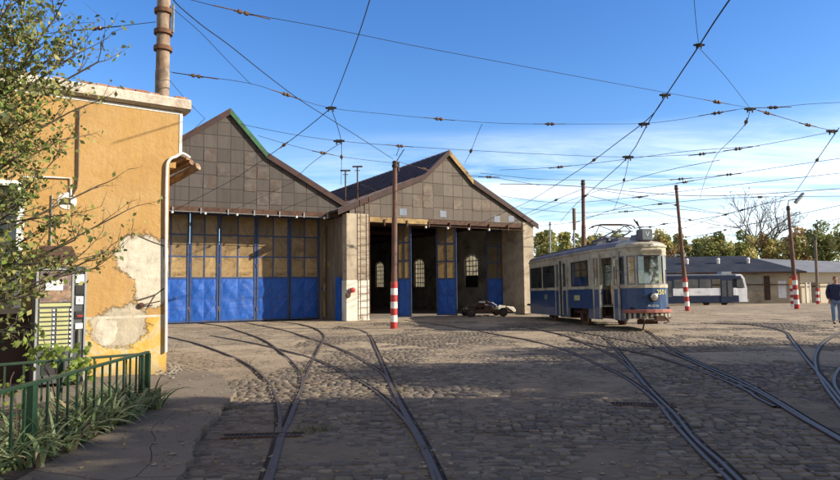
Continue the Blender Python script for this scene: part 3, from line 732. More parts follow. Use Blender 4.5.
def gable_roof(root,outline_l,outline_r,apex,y0,y1,prefix,bargemats):
    # outline lists: kink, eave (x,z)
    th=.10
    for side,ol,bm_ in((-1,outline_l,bargemats[0]),(1,outline_r,bargemats[1])):
        pts=[apex]+ol
        mb=MB()
        for a,b in zip(pts[:-1],pts[1:]):
            mb.prism([(a[0],a[1]+.03),(b[0],b[1]+.03),(b[0],b[1]+.03+th),(a[0],a[1]+.03+th)],y0,y1,'y')
            # standing seams
            d=Vector((b[0]-a[0],0,b[1]-a[1]));n=Vector((-d.z,0,d.x)).normalized()
            if n.z<0:n=-n
            yy=y0+.5
            while yy<y1:
                mb.beam((a[0]+n.x*(th+.05),yy,a[1]+.03+n.z*(th*.8)),(b[0]+n.x*(th+.05),yy,b[1]+.03+n.z*(th*.8)),.035,.05);yy+=.55
        mb.build('roof',M['darkroof'],root)
        mb=MB()
        for i,(a,b) in enumerate(zip(pts[:-1],pts[1:])):
            mb.cm=0 if not(i==0 and len(bm_)>1) else 1
            e=Vector((b[0]-a[0],0,b[1]-a[1])).normalized()*.0
            mb.prism([(a[0],a[1]-.14),(b[0],b[1]-.14),(b[0],b[1]+.15),(a[0],a[1]+.15)],y0-.045,y0-.003,'y')
        mb.build('bargeboard',[M[x] for x in bm_],root)
M['oldplate']=mat('weathered_plate',(.115,.098,.088),(.055,.046,.041),.85,3,.3,dirt=(.075,.05,.038))
M['oldplate2']=mat('weathered_tan_plate',(.175,.142,.112),(.085,.068,.056),.85,3,.3,dirt=(.10,.065,.045))
# ---- closed shed
A1=math.radians(27);O1=Vector((-11.27,28.3,gz(0,28.3)))
H1=lambda px,py,off=0:plane_hit(px,py,O1,A1,off)
GO=-1.7
s1=empty('closed_tram_shed',O1,A1,'brown gabled tram shed with closed blue folding doors','shed')
ap=H1(230,112,GO);kr=H1(267,156,GO);er=H1(349,208,GO);kl=H1(184,142.5,GO)
slope=(kl[1]-ap[1])/(kl[0]-ap[0]);el=(2*ap[0]-er[0],0);el=(el[0],ap[1]-slope*(ap[0]-el[0]));el=(el[0],max(el[1],er[1]))
gb=H1(169,205,GO)[1];gb2=H1(331,213,GO)[1];gbz=(gb+gb2)/2
ap1=ap;el1=el;er1=er
mb=MB();mb.prism([(el[0]+.25,gbz),(er[0]-.3,gbz),(er[0]-.3,er[1]+.02),(kr[0],kr[1]),(ap[0],ap[1]),(el[0]+.25,el[1])],GO,GO+.08,'y')
mb.build('gable_cladding',M['clad1'],s1)
gable_roof(s1,[el],[kr,er],ap,GO-.10,24,'',(['barge'],['barge','greenbarge']))
rw=H1(319,300)[0]
mb=MB();mb.box((el[0]+.3,GO+.0,gbz-.22),(er[0]-.3,GO+.2,gbz-.002));mb.box((el[0]+.3,GO+.201,gbz-.12),(er[0]-.3,.0,gbz-.04));mb.build('lintel_beam',M['rustdark'],s1)
mb=MB()
for k in range(9):
    x=el[0]+1+k*1.15;mb.box((x,GO-.06,gbz-.30),(x+.05,GO-.003,gbz-.05))
mb.tube([(el[0]+.6,GO-.05,gbz-.22),(er[0]-1.0,GO-.05,gbz-.26)],.018,6);mb.build('cable_rack',M['steel'],s1)
for k in range(6):
    x=el[0]+3.3+k*1.35;mb=MB();mb.lathe((x,GO-.10,gbz-.28),[(.02,.05),(.055,.0),(.05,-.05),(.01,-.07)],10);mb.build('beam_lamp',M['white'],s1,smooth=True)
bz=2.05;dh=gbz-.1
edges=[H1(x,300)[0] for x in(150,189,218.5,256,289,319)]
wob=[.02,-.035,.03,-.025,.02]
for k in range(5):
    w_=edges[k+1]-edges[k]
    door_leaf(s1,edges[k]+.01,-.02+(.03 if k%2 else 0),w_-.03,dh,bz,wob[k],k+2,rows=3)
x0=edges[-1]
mb=MB();mb.box((x0+.02,0,0),(x0+2.6,.25,gbz));mb.build('side_panel',M['wood'],s1)
mb=MB()
mb.box((-4.2,0,0),(edges[0],.25,gbz));mb.box((-4.2,.25,0),(-4.0,24,gbz));mb.box((x0+1.0,6,0),(x0+1.15,24,gbz));mb.box((-4.2,23.8,0),(er[0]-.6,24,gbz));mb.build('wall',M['plasterdark'],s1)
mb=MB();mb.tube([(x0+.25,-.1,.1),(x0+.25,-.1,gbz-.5)],.045,8);mb.tube([(x0+.75,-.12,2.3),(x0+.45,-.3,2.7),(x0+.7,-.15,3.2)],.16,8);mb.build('old_pipework',M['beam'],s1,smooth=True)
mb=MB();mb.box((x0+.1,-.06,1.45),(x0+1.1,-.001,1.55));mb.box((x0+.8,-.5,0),(x0+1.25,-.02,2.0));mb.build('blue_post',M['blueframe'],s1)
# ---- open shed
A2=math.radians(30);r0=G(345.5,321);O2=Vector((r0.x,r0.y,r0.z))
O2=at(346,318,29.4);O2.z=gz(0,29.4)
H2=lambda px,py,off=0:plane_hit(px,py,O2,A2,off)
s2=empty('open_tram_shed',O2,A2,'tan gabled tram shed with open doorway and arched windows inside','shed')
ap=H2(448,153);kl=H2(424,177);kr=H2(472,182);er=H2(537,227);el=H2(360,207)
wl=0.0;wr=H2(534.5,300)[0]
gz2=(H2(370,216)[1]+H2(513,224)[1])/2
DR=1.5
mb=MB();mb.prism([(wl+.2,gz2),(wr-.9,gz2),(er[0]-.35,er[1]),(kr[0],kr[1]),(ap[0],ap[1]),(kl[0],kl[1]),(el[0]-.2,el[1]-.05),(wl+.2,el[1]-.12)],0,.08,'y')
mb.build('gable_cladding',M['clad2'],s2)
L0=(-.45,el[1]-.30)
gable_roof(s2,[kl,L0],[kr,er],ap,-.10,25,'',(['barge'],['barge','beam']))
# translucent repair plates in the cladding
for (px,py) in((403,212),(443,214),(497,219),(511,219)):
    a=H2(px,py);mb=MB();mb.box((a[0]-.2,-.014,a[1]-.17),(a[0]+.2,-.002,a[1]+.17));mb.build('repair_plate',M['plate'],s2)
mb=MB();p1=H2(369,300)[0]
mb.box((wl,-.06,0),(p1-.02,.45,gz2+.1));mb.build('pillar',M['concrete'],s2,bevel=.03)
mb=MB();mb.box((wl-.02,-.085,0),(p1,.47,1.9));mb.build('pillar_base',M['limewash'],s2,bevel=.03)
p2=H2(524,300)[0]
mb=MB();mb.box((p2,-.04,0),(wr,DR+.4,gz2+.12));mb.build('pillar',M['concrete'],s2,bevel=.02)
# beam over the doorway
mb=MB();mb.box((p1,.0,gz2-.22),(p2,.25,gz2-.003));mb.build('lintel_beam',M['rustdark'],s2)
mb=MB();mb.box((p1+.05,-.03,gz2-.26),(p1+3.3,-.002,gz2-.01));mb.build('lintel_board',M['beam'],s2)
mb=MB();mb.box((p1,.26,gz2-.16),(p2,DR+.3,gz2-.05));
for k in range(7):
    x=p1+.8+k*1.25;mb.box((x,-.09,gz2-.42),(x+.05,-.01,gz2-.1))
mb.tube([(p1+2,-.07,gz2-.32),(p2+.1,-.07,gz2-.36)],.018,6);mb.build('cable_rack',M['rustdark'],s2)
for k in range(4):
    x=p1+3.1+k*1.3;mb=MB();mb.lathe((x,-.12,gz2-.40),[(.02,.05),(.06,.0),(.05,-.06),(.01,-.08)],10);mb.build('beam_lamp',M['white'],s2,smooth=True)
# walls with arched windows
def wallwin(root,x,y0,y1,h,wins,T=.35,w=1.5,sill=1.45,head=3.1,win=True):
    mb=MB();ys=[y0]
    for c in wins:ys+=[c-w/2,c+w/2]
    ys.append(y1)
    for i in range(0,len(ys),2):mb.box((x,ys[i],0),(x+T,ys[i+1],h))
    n=8
    for c in wins:
        mb.box((x,c-w/2,0),(x+T,c+w/2,sill))
        arc=[(c+w/2*math.cos(PI*k/n),head+.45*math.sin(PI*k/n)) for k in range(n+1)]
        for a,b in zip(arc[:-1],arc[1:]):
            mb.prism([(a[0],a[1]),(a[0],h),(b[0],h),(b[0],b[1])],x,x+T,'x')
    mb.build('wall',M['plasterdark'],root)
    for c in wins:
        fr=MB()
        for k in range(5):
            yy=c-w/2+.02+(w-.04)*k/4;fr.box((x+.12,yy-.02,sill),(x+.16,yy+.02,head+.40-(.35 if k in(0,4) else 0)))
        for k in range(6):
            z=sill+.02+(head-sill)*k/5;fr.box((x+.115,c-w/2,z-.02),(x+.165,c+w/2,z+.02))
        fo=fr.build('window_frame',M['blueframe'],root)
        pm=MB();m_=.75 if c<8 else 0
        arc=[(c+(w/2)*math.cos(PI*k/n),head+.45*math.sin(PI*k/n)) for k in range(n+1)]
        pm.prism([(c-w/2,sill+m_),(c+w/2,sill+m_)]+arc,x+.14,x+.145,'x');pm.build('pane',M['lightpane'],fo)
        if m_:
            pm=MB();pm.box((x+.1,c-w/2,sill),(x+.11,c+w/2,sill+m_));pm.build('boarded_panel',M['black'],fo)
wallwin(s2,wr-.36,DR+.41,25,gz2+.1,[5.6,12.2,18.6])
mb=MB();mb.box((.05,.46,0),(.35,25,gz2));mb.build('side_wall',M['wood'],s2)  # dark wood tone puts the shade on this outer wall into colour
mb=MB();mb.box((-.12,.52,0),(.045,1.0,2.05));mb.build('blue_post',M['bluepaint'],s2)
mb=MB();mb.box((.35,24.7,0),(wr-.37,25,gz2+2.6));mb.build('wall',M['plasterdark'],s2)
mb=MB();mb.box((.36,.3,-.02),(wr-.37,24.7,.015));mb.build('floor',M['floor'],s2)
mb=MB()
for y_ in(4,9,14,19):
    mb.box((.36,y_,gz2-.05),(wr-.37,y_+.15,gz2+.15));mb.beam((ap[0],y_+.07,ap[1]-.2),(ap[0],y_+.07,gz2),.1,.1)
mb.build('roof_truss',M['rustdark'],s2)
# mural stains low on the inner wall, door leaves standing open
def leaf2(xa,xb,off,lab,seed,ang,w=1,h=4.75):
    a=H2(xa,300,off)[0];b=H2(xb,300,off)[0]
    return door_leaf(s2,a,off,w,h,1.95,ang,seed,lab,rows=3,pane='dirtypane2')
leaf2(397.5,411.5,1.3,'open blue door leaf beside the striped pole',21,math.radians(-50),.78)
leaf2(437,458.5,1.4,'open blue door leaf in the middle of the doorway',22,math.radians(-50),1.12)
leaf2(487,508,2.6,'blue door leaf near the right pillar',23,math.radians(-30),1.25)
for px_ in():
    mb=MB();a=H2(px_,300,1.3)[0];mb.box((a,1.2,.05),(a+.05,1.30,gz2-.35));mb.build('door_edge_post',M['steel'],s2)

# ladder on the pillar
a=H2(359,250)[0];b=H2(368,250)[0]
mb=MB();mb.tube([(a,-.16,.1),(a,-.16,gz2+.9)],.018,6);mb.tube([(b,-.16,.1),(b,-.16,gz2+.9)],.018,6)
z=.3
while z<gz2+.8: mb.tube([(a,-.16,z),(b,-.16,z)],.012,5);z+=.33
mb.build('ladder',M['rust'],s2)
a=H2(351,290);b=H2(347,293)
hy=MB();hy.lathe((a[0],0,a[1]),[(.10,-.12),(.12,-.18),(.12,-.26),(.05,-.30)],12,'y');o=hy.build('alarm_bell',M['red'],s2,smooth=True)
hy=MB();hy.tube([(a[0],-.2,a[1]+.05),(a[0]-.2,-.18,a[1]+.1),(b[0],-.15,b[1])],.02,6);hy.lathe((b[0],0,b[1]-.1),[(.13,-.1),(.13,-.16),(.08,-.18)],12,'y');hy.build('hose_reel',M['rustdark'],s2)
# vent posts with T caps rising behind the junction of the two sheds
for (px,yt,yb_,lab) in((345.5,171,204,'thin T topped vent post left of its twin where the two shed roofs meet'),(357.5,167,196,'taller T topped vent post on the open shed roof edge')):
    p=at(px,yb_,31);q=at(px,yt,31);e=empty('vent_post',p,0,lab,'post','vent posts between the sheds')
    mb=MB();mb.tube([(0,0,-.4),(0,0,q.z-p.z)],.035,8);mb.build('shaft',M['rustdark'],e)
    mb=MB();mb.beam((-.25,0,q.z-p.z+.02),(.25,0,q.z-p.z+.02),.08,.07);mb.build('cap',M['rustdark'],e)
    mb=MB();mb.beam((-.14,0,q.z-p.z-.18),(.14,0,q.z-p.z-.18),.03,.03);mb.build('crossbar',M['rustdark'],e)
def plates(root,pts,x0,x1,z0,top,y,m1,m2,seed,sz):
    rg=random.Random(seed);n=0
    while n<11:
        i=rg.randrange(int(x0/sz)+1,int(x1/sz)-1);k=rg.randrange(int(z0/sz)+1,int(z0/sz)+6);x=i*sz;z=k*sz*1.03
        if z+sz>top(x) or z+sz>top(x+sz):
            if rg.random()<.5:n+=.2
            continue
        n+=1;mb=MB();dz=rg.uniform(-.05,.01);r_=rg.uniform(-.03,.03)
        mb.q((x+.02,y-.02,z+dz),(x+sz-.02,y-.02,z+dz+r_),(x+sz-.02-r_,y-.006,z+sz+dz+r_-.02),(x+.02-r_,y-.006,z+sz+dz-.02));mb.build('loose_plate',M[rg.choice([m1,m2,'plate','rustdark'])] if rg.random()<.35 else M[m1],root)
tp1=lambda x:ap1[1]-abs(x-ap1[0])*.72-.5
tp2=lambda x:ap[1]-abs(x-ap[0])*.66-.5
plates(s1,None,el1[0]+4.5,er1[0]-.5,gbz,tp1,GO,'oldplate','clad1',4,.58)
plates(s2,None,wl+.3,wr-1,gz2,tp2,0,'oldplate2','clad2',9,.60)
# ---------------------------------------------------------------- poles
def pole(base,top,r0_,r1_,m,label,band=None,grp=None,cat='pole',name='tram_pole',bands=5,extra=None):
    e=empty(name,base,0,label,cat,grp);d=Vector(top)-Vector(base)
    mb=MB();mb.tube([Vector((0,0,-.1)),d*.33,d*.331,d*.66,d*.661,d],[r0_,r0_,(r0_*.6+r1_*.4),(r0_*.6+r1_*.4),r1_,r1_],14);mb.build('shaft',M[m],e,smooth=True)
    if band:
        mb=MB();n=bands
        for k in range(n):
            z0=band*k/n;z1=band*(k+1)/n;u=d/d.z
            mb.cm=k%2 if n%2 else (k+1)%2
            rr_=r0_+.015;mb.lathe(u*z0,[(rr_,0.0),(rr_,z1-z0)],14)
        mb.build('painted_base',[M['red'],M['white']],e,smooth=True)
    mb=MB();mb.lathe(d*.97,[(r1_+.03,-.05),(r1_+.03,.05)],12);mb.lathe(d*.99,[(r1_+.02,-.02),(r1_+.02,.02)],12);mb.build('clamp',M['black'],e)
    return e,d
b=at(393.8,322,23.6);b.z=gz(b.x,b.y);t_=at(395,161,23.6)
e,d=pole(b,t_,.115,.09,'polerust','rusty steel pole with red and white striped foot before the open shed',1.75,'painted yard poles',bands=7)
mb=MB();mb.beam(tuple(d+Vector((0,0,-.1))),tuple(d+Vector((.35,0,.45))),.03,.03);mb.beam(tuple(d+Vector((.05,0,.2))),tuple(d+Vector((.2,0,.6))),.03,.02);mb.tube([d+Vector((.12,0,-.4)),d+Vector((.12,0,-.05))],.05,8);mb.build('top_bracket',M['black'],e)
b=Vector((-5.33,12.85,0));t_=Vector((-5.33,12.85,9.2))
e,d=pole(b,t_,.15,.135,'polegrime','thick peeling pole rising behind the ochre building roof',None,'painted yard poles')
for z in(6.55,6.9,7.35):
    mb=MB();mb.lathe((0,0,z),[(.16,-.05),(.185,-.045),(.185,.045),(.16,.05)],14);mb.build('collar',M['rust'],e,smooth=True)
mb=MB();mb.box((.17,-.03,6.9),(.22,.03,7.5));mb.build('cable_duct',M['steel'],e)
b=G(687.5,311);t_=at(676,185,b.y);e,d=pole(b,t_,.125,.09,'polerust','leaning rusty pole with striped foot between the blue tram and the white tram',2.0,'painted yard poles',bands=7)
b=G(797,309);t_=at(788,206,b.y);LP=b
e,d=pole(b,t_,.135,.095,'polerust','leaning pole with street lamp and striped foot before the stucco building',2.1,'painted yard poles',bands=7)
la=at(802,197,b.y)-b
mb=MB();mb.tube([d,d+Vector((.05,0,.35)),la+Vector((-.35,0,-.12))],.035,8);mb.build('lamp_arm',M['steel'],e,smooth=True)
mb=MB();mb.beam(tuple(la+Vector((-.45,0,-.35))),tuple(la+Vector((.1,0,.25))),.3,.12);o=mb.build('lamp_head',M['steel'],e,bevel=.03)
mb=MB();mb.beam(tuple(la+Vector((-.38,0,-.41))),tuple(la+Vector((0,0,.0))),.22,.06);mb.build('lamp_lens',M['white'],o)
q=G(793,307);e=empty('striped_bollard',(q.x,q.y,q.z),0,'short red and white striped post with orange lamp touching the street lamp pole','bollard')
mb=MB()
for k in range(7):
    mb.cm=(k+1)%2;mb.lathe((0,0,0),[(.14,k*.22),(.14,k*.22+.22)],12)
mb.build('post',[M['red'],M['white']],e,smooth=True)
mb=MB();mb.lathe((0,0,0),[(.13,1.55),(.17,1.6),(.17,2.0),(.1,2.08)],12);mb.build('warning_lamp',M['orange'],e,smooth=True)
b=G(818,304);t_=at(815,237,b.y);pole(b,t_,.125,.11,'wood','grey wooden pole with striped foot nearest the walking person',1.4,'painted yard poles',bands=5)
b=at(584.5,318,35);b.z=gz(b.x,b.y);t_=at(583,180,35);pole(b,t_,.13,.10,'polerust','slim rusty pole standing directly behind the blue tram roof',None,'plain yard poles')
b=at(574.5,312,48);b.z=gz(b.x,b.y);t_=at(574,213,48);e,d=pole(b,t_,.09,.07,'steel','thin steel post just left of the rusty pole behind the tram',None,'plain yard poles')
mb=MB();mb.tube([d+Vector((0,0,-1.3)),d+Vector((0,0,.35))],.13,8);mb.build('insulator_stack',M['insul'],e)
b=at(550.5,310,60);b.z=gz(b.x,b.y);t_=at(550,222,60);pole(b,t_,.10,.08,'steel','distant thin pole between the open shed and the blue tram roof',None,'plain yard poles')
# ---------------------------------------------------------------- overhead wires
def wire(px,label,ins=(),z=6.4,r=None,cat='wire',mat_='wire',hubs=()):
    P=[]
    for p in px:
        P.append(at(p[0],p[1],p[2]) if len(p)==3 else onz(p[0],p[1],z))
    Ym=sum(p.y for p in P)/len(P)
    r=(r or 1)*min(.020,max(.006,.00037*Ym))
    mb=MB();mb.tube(catmull(P,3) if len(P)>2 else P,r,5);o=mb.build('overhead_wire',M[mat_],smooth=True)
    tag(o,label,cat,'overhead tram wires')
    for q in ins:
        c=onz(q[0],q[1],z)
        # direction along nearest segment
        best=min(range(len(P)-1),key=lambda i:((P[i]+P[i+1])/2-c).length);dd=(P[best+1]-P[best]).normalized()
        k=.011*c.y**.5*1.0
        b_=MB();b_.tube([c-dd*.17,c-dd*.15,c-dd*.10,c-dd*.09,c-dd*.03,c-dd*.02,c+dd*.02,c+dd*.03,c+dd*.09,c+dd*.10,c+dd*.15,c+dd*.17],[.01,k*.5,k*.5,k*1.1,k*1.1,k*.45,k*.45,k*1.1,k*1.1,k*.5,k*.5,.01],8)
        b_.tube([c-dd*.5,c-dd*.17],r*1.8,5);b_.tube([c+dd*.17,c+dd*.5],r*1.8,5)
        b_.build('insulator',M['insul'],o,smooth=True)
    for q in hubs:
        c=onz(q[0],q[1],z);b_=MB();s_=.004*c.y
        b_.box(c-Vector((s_,.03,s_*.7)),c+Vector((s_,.03,s_*.5)));b_.tube([c+Vector((-s_*2.2,0,0)),c+Vector((s_*2.2,0,0))],s_*.45,6);b_.tube([c+Vector((-s_,0,-s_*1.5)),c+Vector((-s_,0,s_*.6))],s_*.3,6);b_.tube([c+Vector((s_,0,-s_*1.5)),c+Vector((s_,0,s_*.6))],s_*.3,6)
        b_.build('wire_clamp',M['black'],o)
W=wire
W([(176,-4),(243,12.6),(327,28),(410,45),(500,62),(580,77),(665,92.5),(717,102),(750,108)],'longest upper wire sloping from the peeling pole to the right junction',[(243,12.6),(717,102)])
W([(750,108),(773,107.5),(810,104),(850,102)],'short wire leaving the right junction toward the top of the right edge',[(773,107.5)])
W([(172,-2),(180,7),(204,27),(229,45),(264,73),(300,100),(335,122),(365,141),(393,159)],'thick cable dropping from the peeling pole to the rusty striped pole',r=1.7)
W([(371,-4),(358.6,35),(343,77),(331,107)],'steep contact wire dropping from the top edge above the closed shed',r=1.7,hubs=[(331,108)])
W([(170,72),(194,75.5),(250.5,83.5),(286,95),(330,108),(385,114),(439,119),(500,123.3),(550,124),(600,124),(644,123.5),(680,119.5),(717,113),(750,107.5)],'cross wire at mid height running over both shed gables to the right junction',[(196,76),(286,94.5),(439,119),(550,124),(717,113)],hubs=[(644,124)])
W([(240,124),(290,134),(339,141),(400,146),(472.5,150.5),(550,154.5),(625,157),(702,154),(738,149),(790,140),(831,132)],'lower cross wire passing the peak of the open shed',[(400,146),(702,154),(738,149)],hubs=[(339,141),(628,157)])
W([(258,135.6),(290,145),(323,153),(350,158),(393,163)],'short wire from the closed shed peak to the striped pole top',[(323,153)])
W([(331,108),(308,127),(284,145),(248,170),(232,180),(200,194),(172,202)],'contact wire running down left across the closed shed cladding',[(284,145)],r=1.3)
W([(331,108),(337,125),(341,141),(341.5,157),(341,185)],'contact wire hanging between the hubs above the closed shed',[(341.5,157)],r=1.3)
W([(341,143),(324,154),(300,174),(275,204)],'thin wire from the lower hub down to the closed shed doors')
W([(172,8),(200,32),(225,58),(250.5,84)],'slack wire from the peeling pole to the cross wire')
W([(166,76),(189,103),(205,118.5)],'short stay wire beside the peeling pole',[(189,103)])
W([(205,118.5),(190,133),(178,146)],'thin stay wire ending on the closed shed left slope')
W([(0,36),(40,34),(97,28.5),(156,22)],'wire reaching left from the peeling pole over the tree',[(97,28.5)])
W([(693.8,-4),(696,22),(698.7,45)],'thin upper wire hanging from the top edge into the top right hub')
W([(733,-5),(715,21),(699,46),(683,70),(667,94),(655,112),(646,127),(629,156),(602,181),(577,203),(560,222)],'thick contact wire sweeping from the top right hub down to the tram',r=1.9,hubs=[(699,45),(665,95)])
W([(665,97),(655,112),(642,124),(618,142),(594,160),(562,181),(533,199),(515,208)],'contact wire branching left from the big sweeping wire',[(594,160)],r=1.5)
W([(699,48),(725,76),(750,108)],'wire from the top right hub down to the right junction')
W([(750,108),(767,113),(808,125),(834,131)],'wire from the right junction to the right edge hub',[(767,113),(808,125)],r=1.4,hubs=[(750,109),(832,131)])
W([(750,109),(746,123),(732,139),(717,154),(709,170),(704,183),(700,198)],'thin wire falling from the right junction to the far yard',[(746,122)])
W([(629,157),(624,181),(618,199),(614,210)],'thin vertical wire dropping from the cross wire above the tram',[(624,180)])
W([(480,173),(530,178.5),(561,180),(620,180.5),(681,179),(729,174.6),(780,167),(850,157)],'low cross wire that rises toward the right edge',[(681,179),(729,174.6)])
W([(629,189),(660,186),(685,182),(729,174.6)],'short wire joining the low cross wire left of the plain pole',[(685,182)])
W([(500,184),(540,184.5),(586,187),(647,193),(700.7,196),(761,194),(805,191),(850,188)],'double sagging wire above the far trees',r=1.5)
W([(839,128),(817,160),(806,177),(795,193)],'wire from the right edge hub down to the street lamp pole',[(817,160)],r=1.4)
W([(593,189),(640,197),(676,205),(726,214.5)],'thin wire between the pole behind the tram and the leaning pole',[(676,205)])
W([(586,217),(626,211.5),(676,209),(726,214),(760,205),(786,200)],'low wire linking the far poles behind the tram roof',[(626,211.5),(726,214.5)])
W([(811,226),(830,221),(855,215)],'low wire at the right edge right of the lamp pole')
W([(632,229),(660,225),(700,219),(726,215)],'faint wire rising from the tram headbox',[(640,227.5),(664,224)])
W([(586,230),(640,236),(686,237),(720,232)],'faint lowest wire across the gap beside the leaning pole',[(686,237)])
W([(396,161),(410,165),(424,169)],'short wire stub from the striped pole to the open shed bargeboard',[(424,169)])
W([(450,176),(489,177),(540,185.5)],'wire leaving the open shed gable toward the tram',[(489,177)])
W([(464.7,163),(471,151),(476,138),(482,124)],'thin vertical tie above the open shed right slope',[(471,151)])
W([(300,205),(340,189),(395,188)],'thin wire lying across the closed shed roof edge')
W([(360,184),(387,196),(405,206),(450,217.5)],'service wire crossing the open shed cladding')
W([(172,198),(215,192),(262,194),(320,197),(345,205)],'drooping wire in front of the closed shed cladding')
W([(500,225),(530,212),(560,198),(586,188)],'wire climbing from the open shed eave to the pole behind the tram',[(556,200)])
W([(540,226),(575,222),(600,214),(628,205)],'faint wire just above the tram pantograph',[(575,222)])

W([(500,196),(560,203),(618,199),(676,192),(760,182),(850,172)],'faint far wire above the leaning pole rising to the right',[(640,197)])
W([(520,208),(586,213),(650,205),(730,198),(850,196)],'faint far wire behind the lamp pole top',[(660,204),(760,197)])
W([(590,196),(640,208),(690,220),(760,232)],'faint wire falling right from the pole behind the tram',[(690,220)])
W([(600,224),(680,228),(740,226),(800,214),(850,203)],'faint lowest wire above the far trees and lamp',[(650,227)])
W([(500,170),(560,167),(620,160),(690,151),(760,146)],'thin wire in the clouds right of the open shed',[(560,167)])
W([(530,215),(600,190),(660,172),(720,160)],'thin diagonal wire crossing above the blue tram',[(585,196)])
W([(795,193),(760,205),(726,214),(690,226),(660,236)],'thin span from the street lamp to the blue tram',[(742,210)])
W([(650,250),(700,236),(760,222),(800,212)],'lowest thin span over the far roof',[(725,230)])
# ---------------------------------------------------------------- blue tram
TR=Vector((6.3,32.0,0));TF=Vector((7.6,20.8,0));TL=(TF-TR).length;TD=(TF-TR).normalized()
zr=gz(0,32)-.12;zfz=gz(0,20.8)
tang=math.atan2(TD.y,TD.x)-PI/2
pitch_t=math.atan2(zfz-zr,TL)
tr=empty('blue_tram',(TR.x,TR.y,zr),0,'old blue and cream tram, front door open, parked beside the open shed','tram')
tr.rotation_euler=(pitch_t,0,tang)
# local: +y toward the front, -x ... camera side is local +x? check sign
LS=1 if (Matrix.Rotation(tang,3,'Z')@Vector((1,0,0))).x<0 else -1
def plan(off=0,full=True):
    near=[(0.0,.72),(.10,.80),(1.2,1.1),(9.0,1.1),(11.0,.72),(11.27,.50)]
    p=[(LS*(w_-off),s_) for s_,w_ in near]
    nose=[(LS*(.50-off)*.5,11.36-off),(0,11.39-off),(-LS*(.50-off)*.5,11.36-off)]
    far=[(-a,b_) for a,b_ in reversed(p)]
    return p+nose+far
def pathlen(p):
    L=[0]
    for a,b_ in zip(p[:-1],p[1:]):L.append(L[-1]+math.dist(a,b_))
    return L
PL=plan();PLL=pathlen(PL)
def ppos(s_,p=PL,L=PLL):
    s_=max(0,min(s_,L[-1]))
    for i in range(len(L)-1):
        if s_<=L[i+1]+1e-9:
            f=(s_-L[i])/(L[i+1]-L[i]);a=p[i];b_=p[i+1];nx=(b_[1]-a[1])/(L[i+1]-L[i]);ny=-(b_[0]-a[0])/(L[i+1]-L[i])
            sg=LS
            return a[0]+(b_[0]-a[0])*f,a[1]+(b_[1]-a[1])*f,nx*sg,ny*sg
def s_at_y(y_):  # on near side path from local y
    for i in range(5):
        if PL[i][1]<=y_<=PL[i+1][1]:
            return PLL[i]+(PLL[i+1]-PLL[i])*(y_-PL[i][1])/(PL[i+1][1]-PL[i][1])
def strip(mb,s0,s1,z0,z1,t0=0.0,t1=.05,dz=0):
    # wall strip following plan between arclengths, outward offset t0..-t1
    st=[s0]+[l for l in PLL if s0+1e-4<l<s1-1e-4]+[s1]
    pts=[]
    for i,s_ in enumerate(st):
        e=1e-3
        a=ppos(min(max(s_-e,s0),PLL[-1]));b_=ppos(max(min(s_+e,s1),0));c=ppos(s_)
        nx,ny=a[2]+b_[2],a[3]+b_[3];l=math.hypot(nx,ny);pts.append((c[0],c[1],nx/l,ny/l))
    b0=len(mb.v)
    for (x,y_,nx,ny) in pts:
        for (tt,z) in((t0,z0),(t0,z1),(-t1,z1),(-t1,z0)):
            mb.v.append((x+nx*tt,y_+ny*tt,z))
    for i in range(len(pts)-1):
        for k in range(4):
            mb.f.append((b0+i*4+k,b0+i*4+(k+1)%4,b0+(i+1)*4+(k+1)%4,b0+(i+1)*4+k));mb.m.append(mb.cm)
    mb.f.append((b0,b0+1,b0+2,b0+3));mb.m.append(mb.cm);n=b0+(len(pts)-1)*4;mb.f.append((n+3,n+2,n+1,n));mb.m.append(mb.cm)
ST=PLL[-1]
sa=s_at_y
dA=(sa(9.55),sa(10.35))      # open front doorway
dM=(sa(5.0),sa(6.45))        # middle door
fl=PLL[5];fr_=ST-PLL[5]      # front face corners
q1=PLL[4]
# lower walls (blue) with gaps for doorway
b1=MB();g1=MB();c1=MB()
Z0,Z1,Z2,Z3,Z4=.34,.70,1.42,1.53,2.50
for a,b_ in((0,dA[0]),(dA[1],ST)):
    strip(b1,a,b_,Z1,Z2)
strip(c1,0,dA[0],Z2+.001,Z3,.012,.05);strip(c1,dA[1],ST,Z2+.001,Z3,.012,.05)
# skirts with wheel openings
skirts=[(0,sa(1.4)),(sa(1.42),sa(6.6)),(sa(8.6),dA[0]),(dA[1],q1-.02)]
mir=lambda a,b_:(ST-b_,ST-a)
for a,b_ in skirts:
    g1=MB();strip(g1,a,b_,Z0,Z1-.001,.006,.03);g1.build('skirt',M['tramgrey'],tr)
for a,b_ in [(0,sa(1.4)),(sa(1.42),sa(6.6)),(sa(8.6),q1-.02)]:
    a,b_=mir(a,b_);g1=MB();strip(g1,a,b_,Z0,Z1-.001,.006,.03);g1.build('skirt',M['tramgrey'],tr)
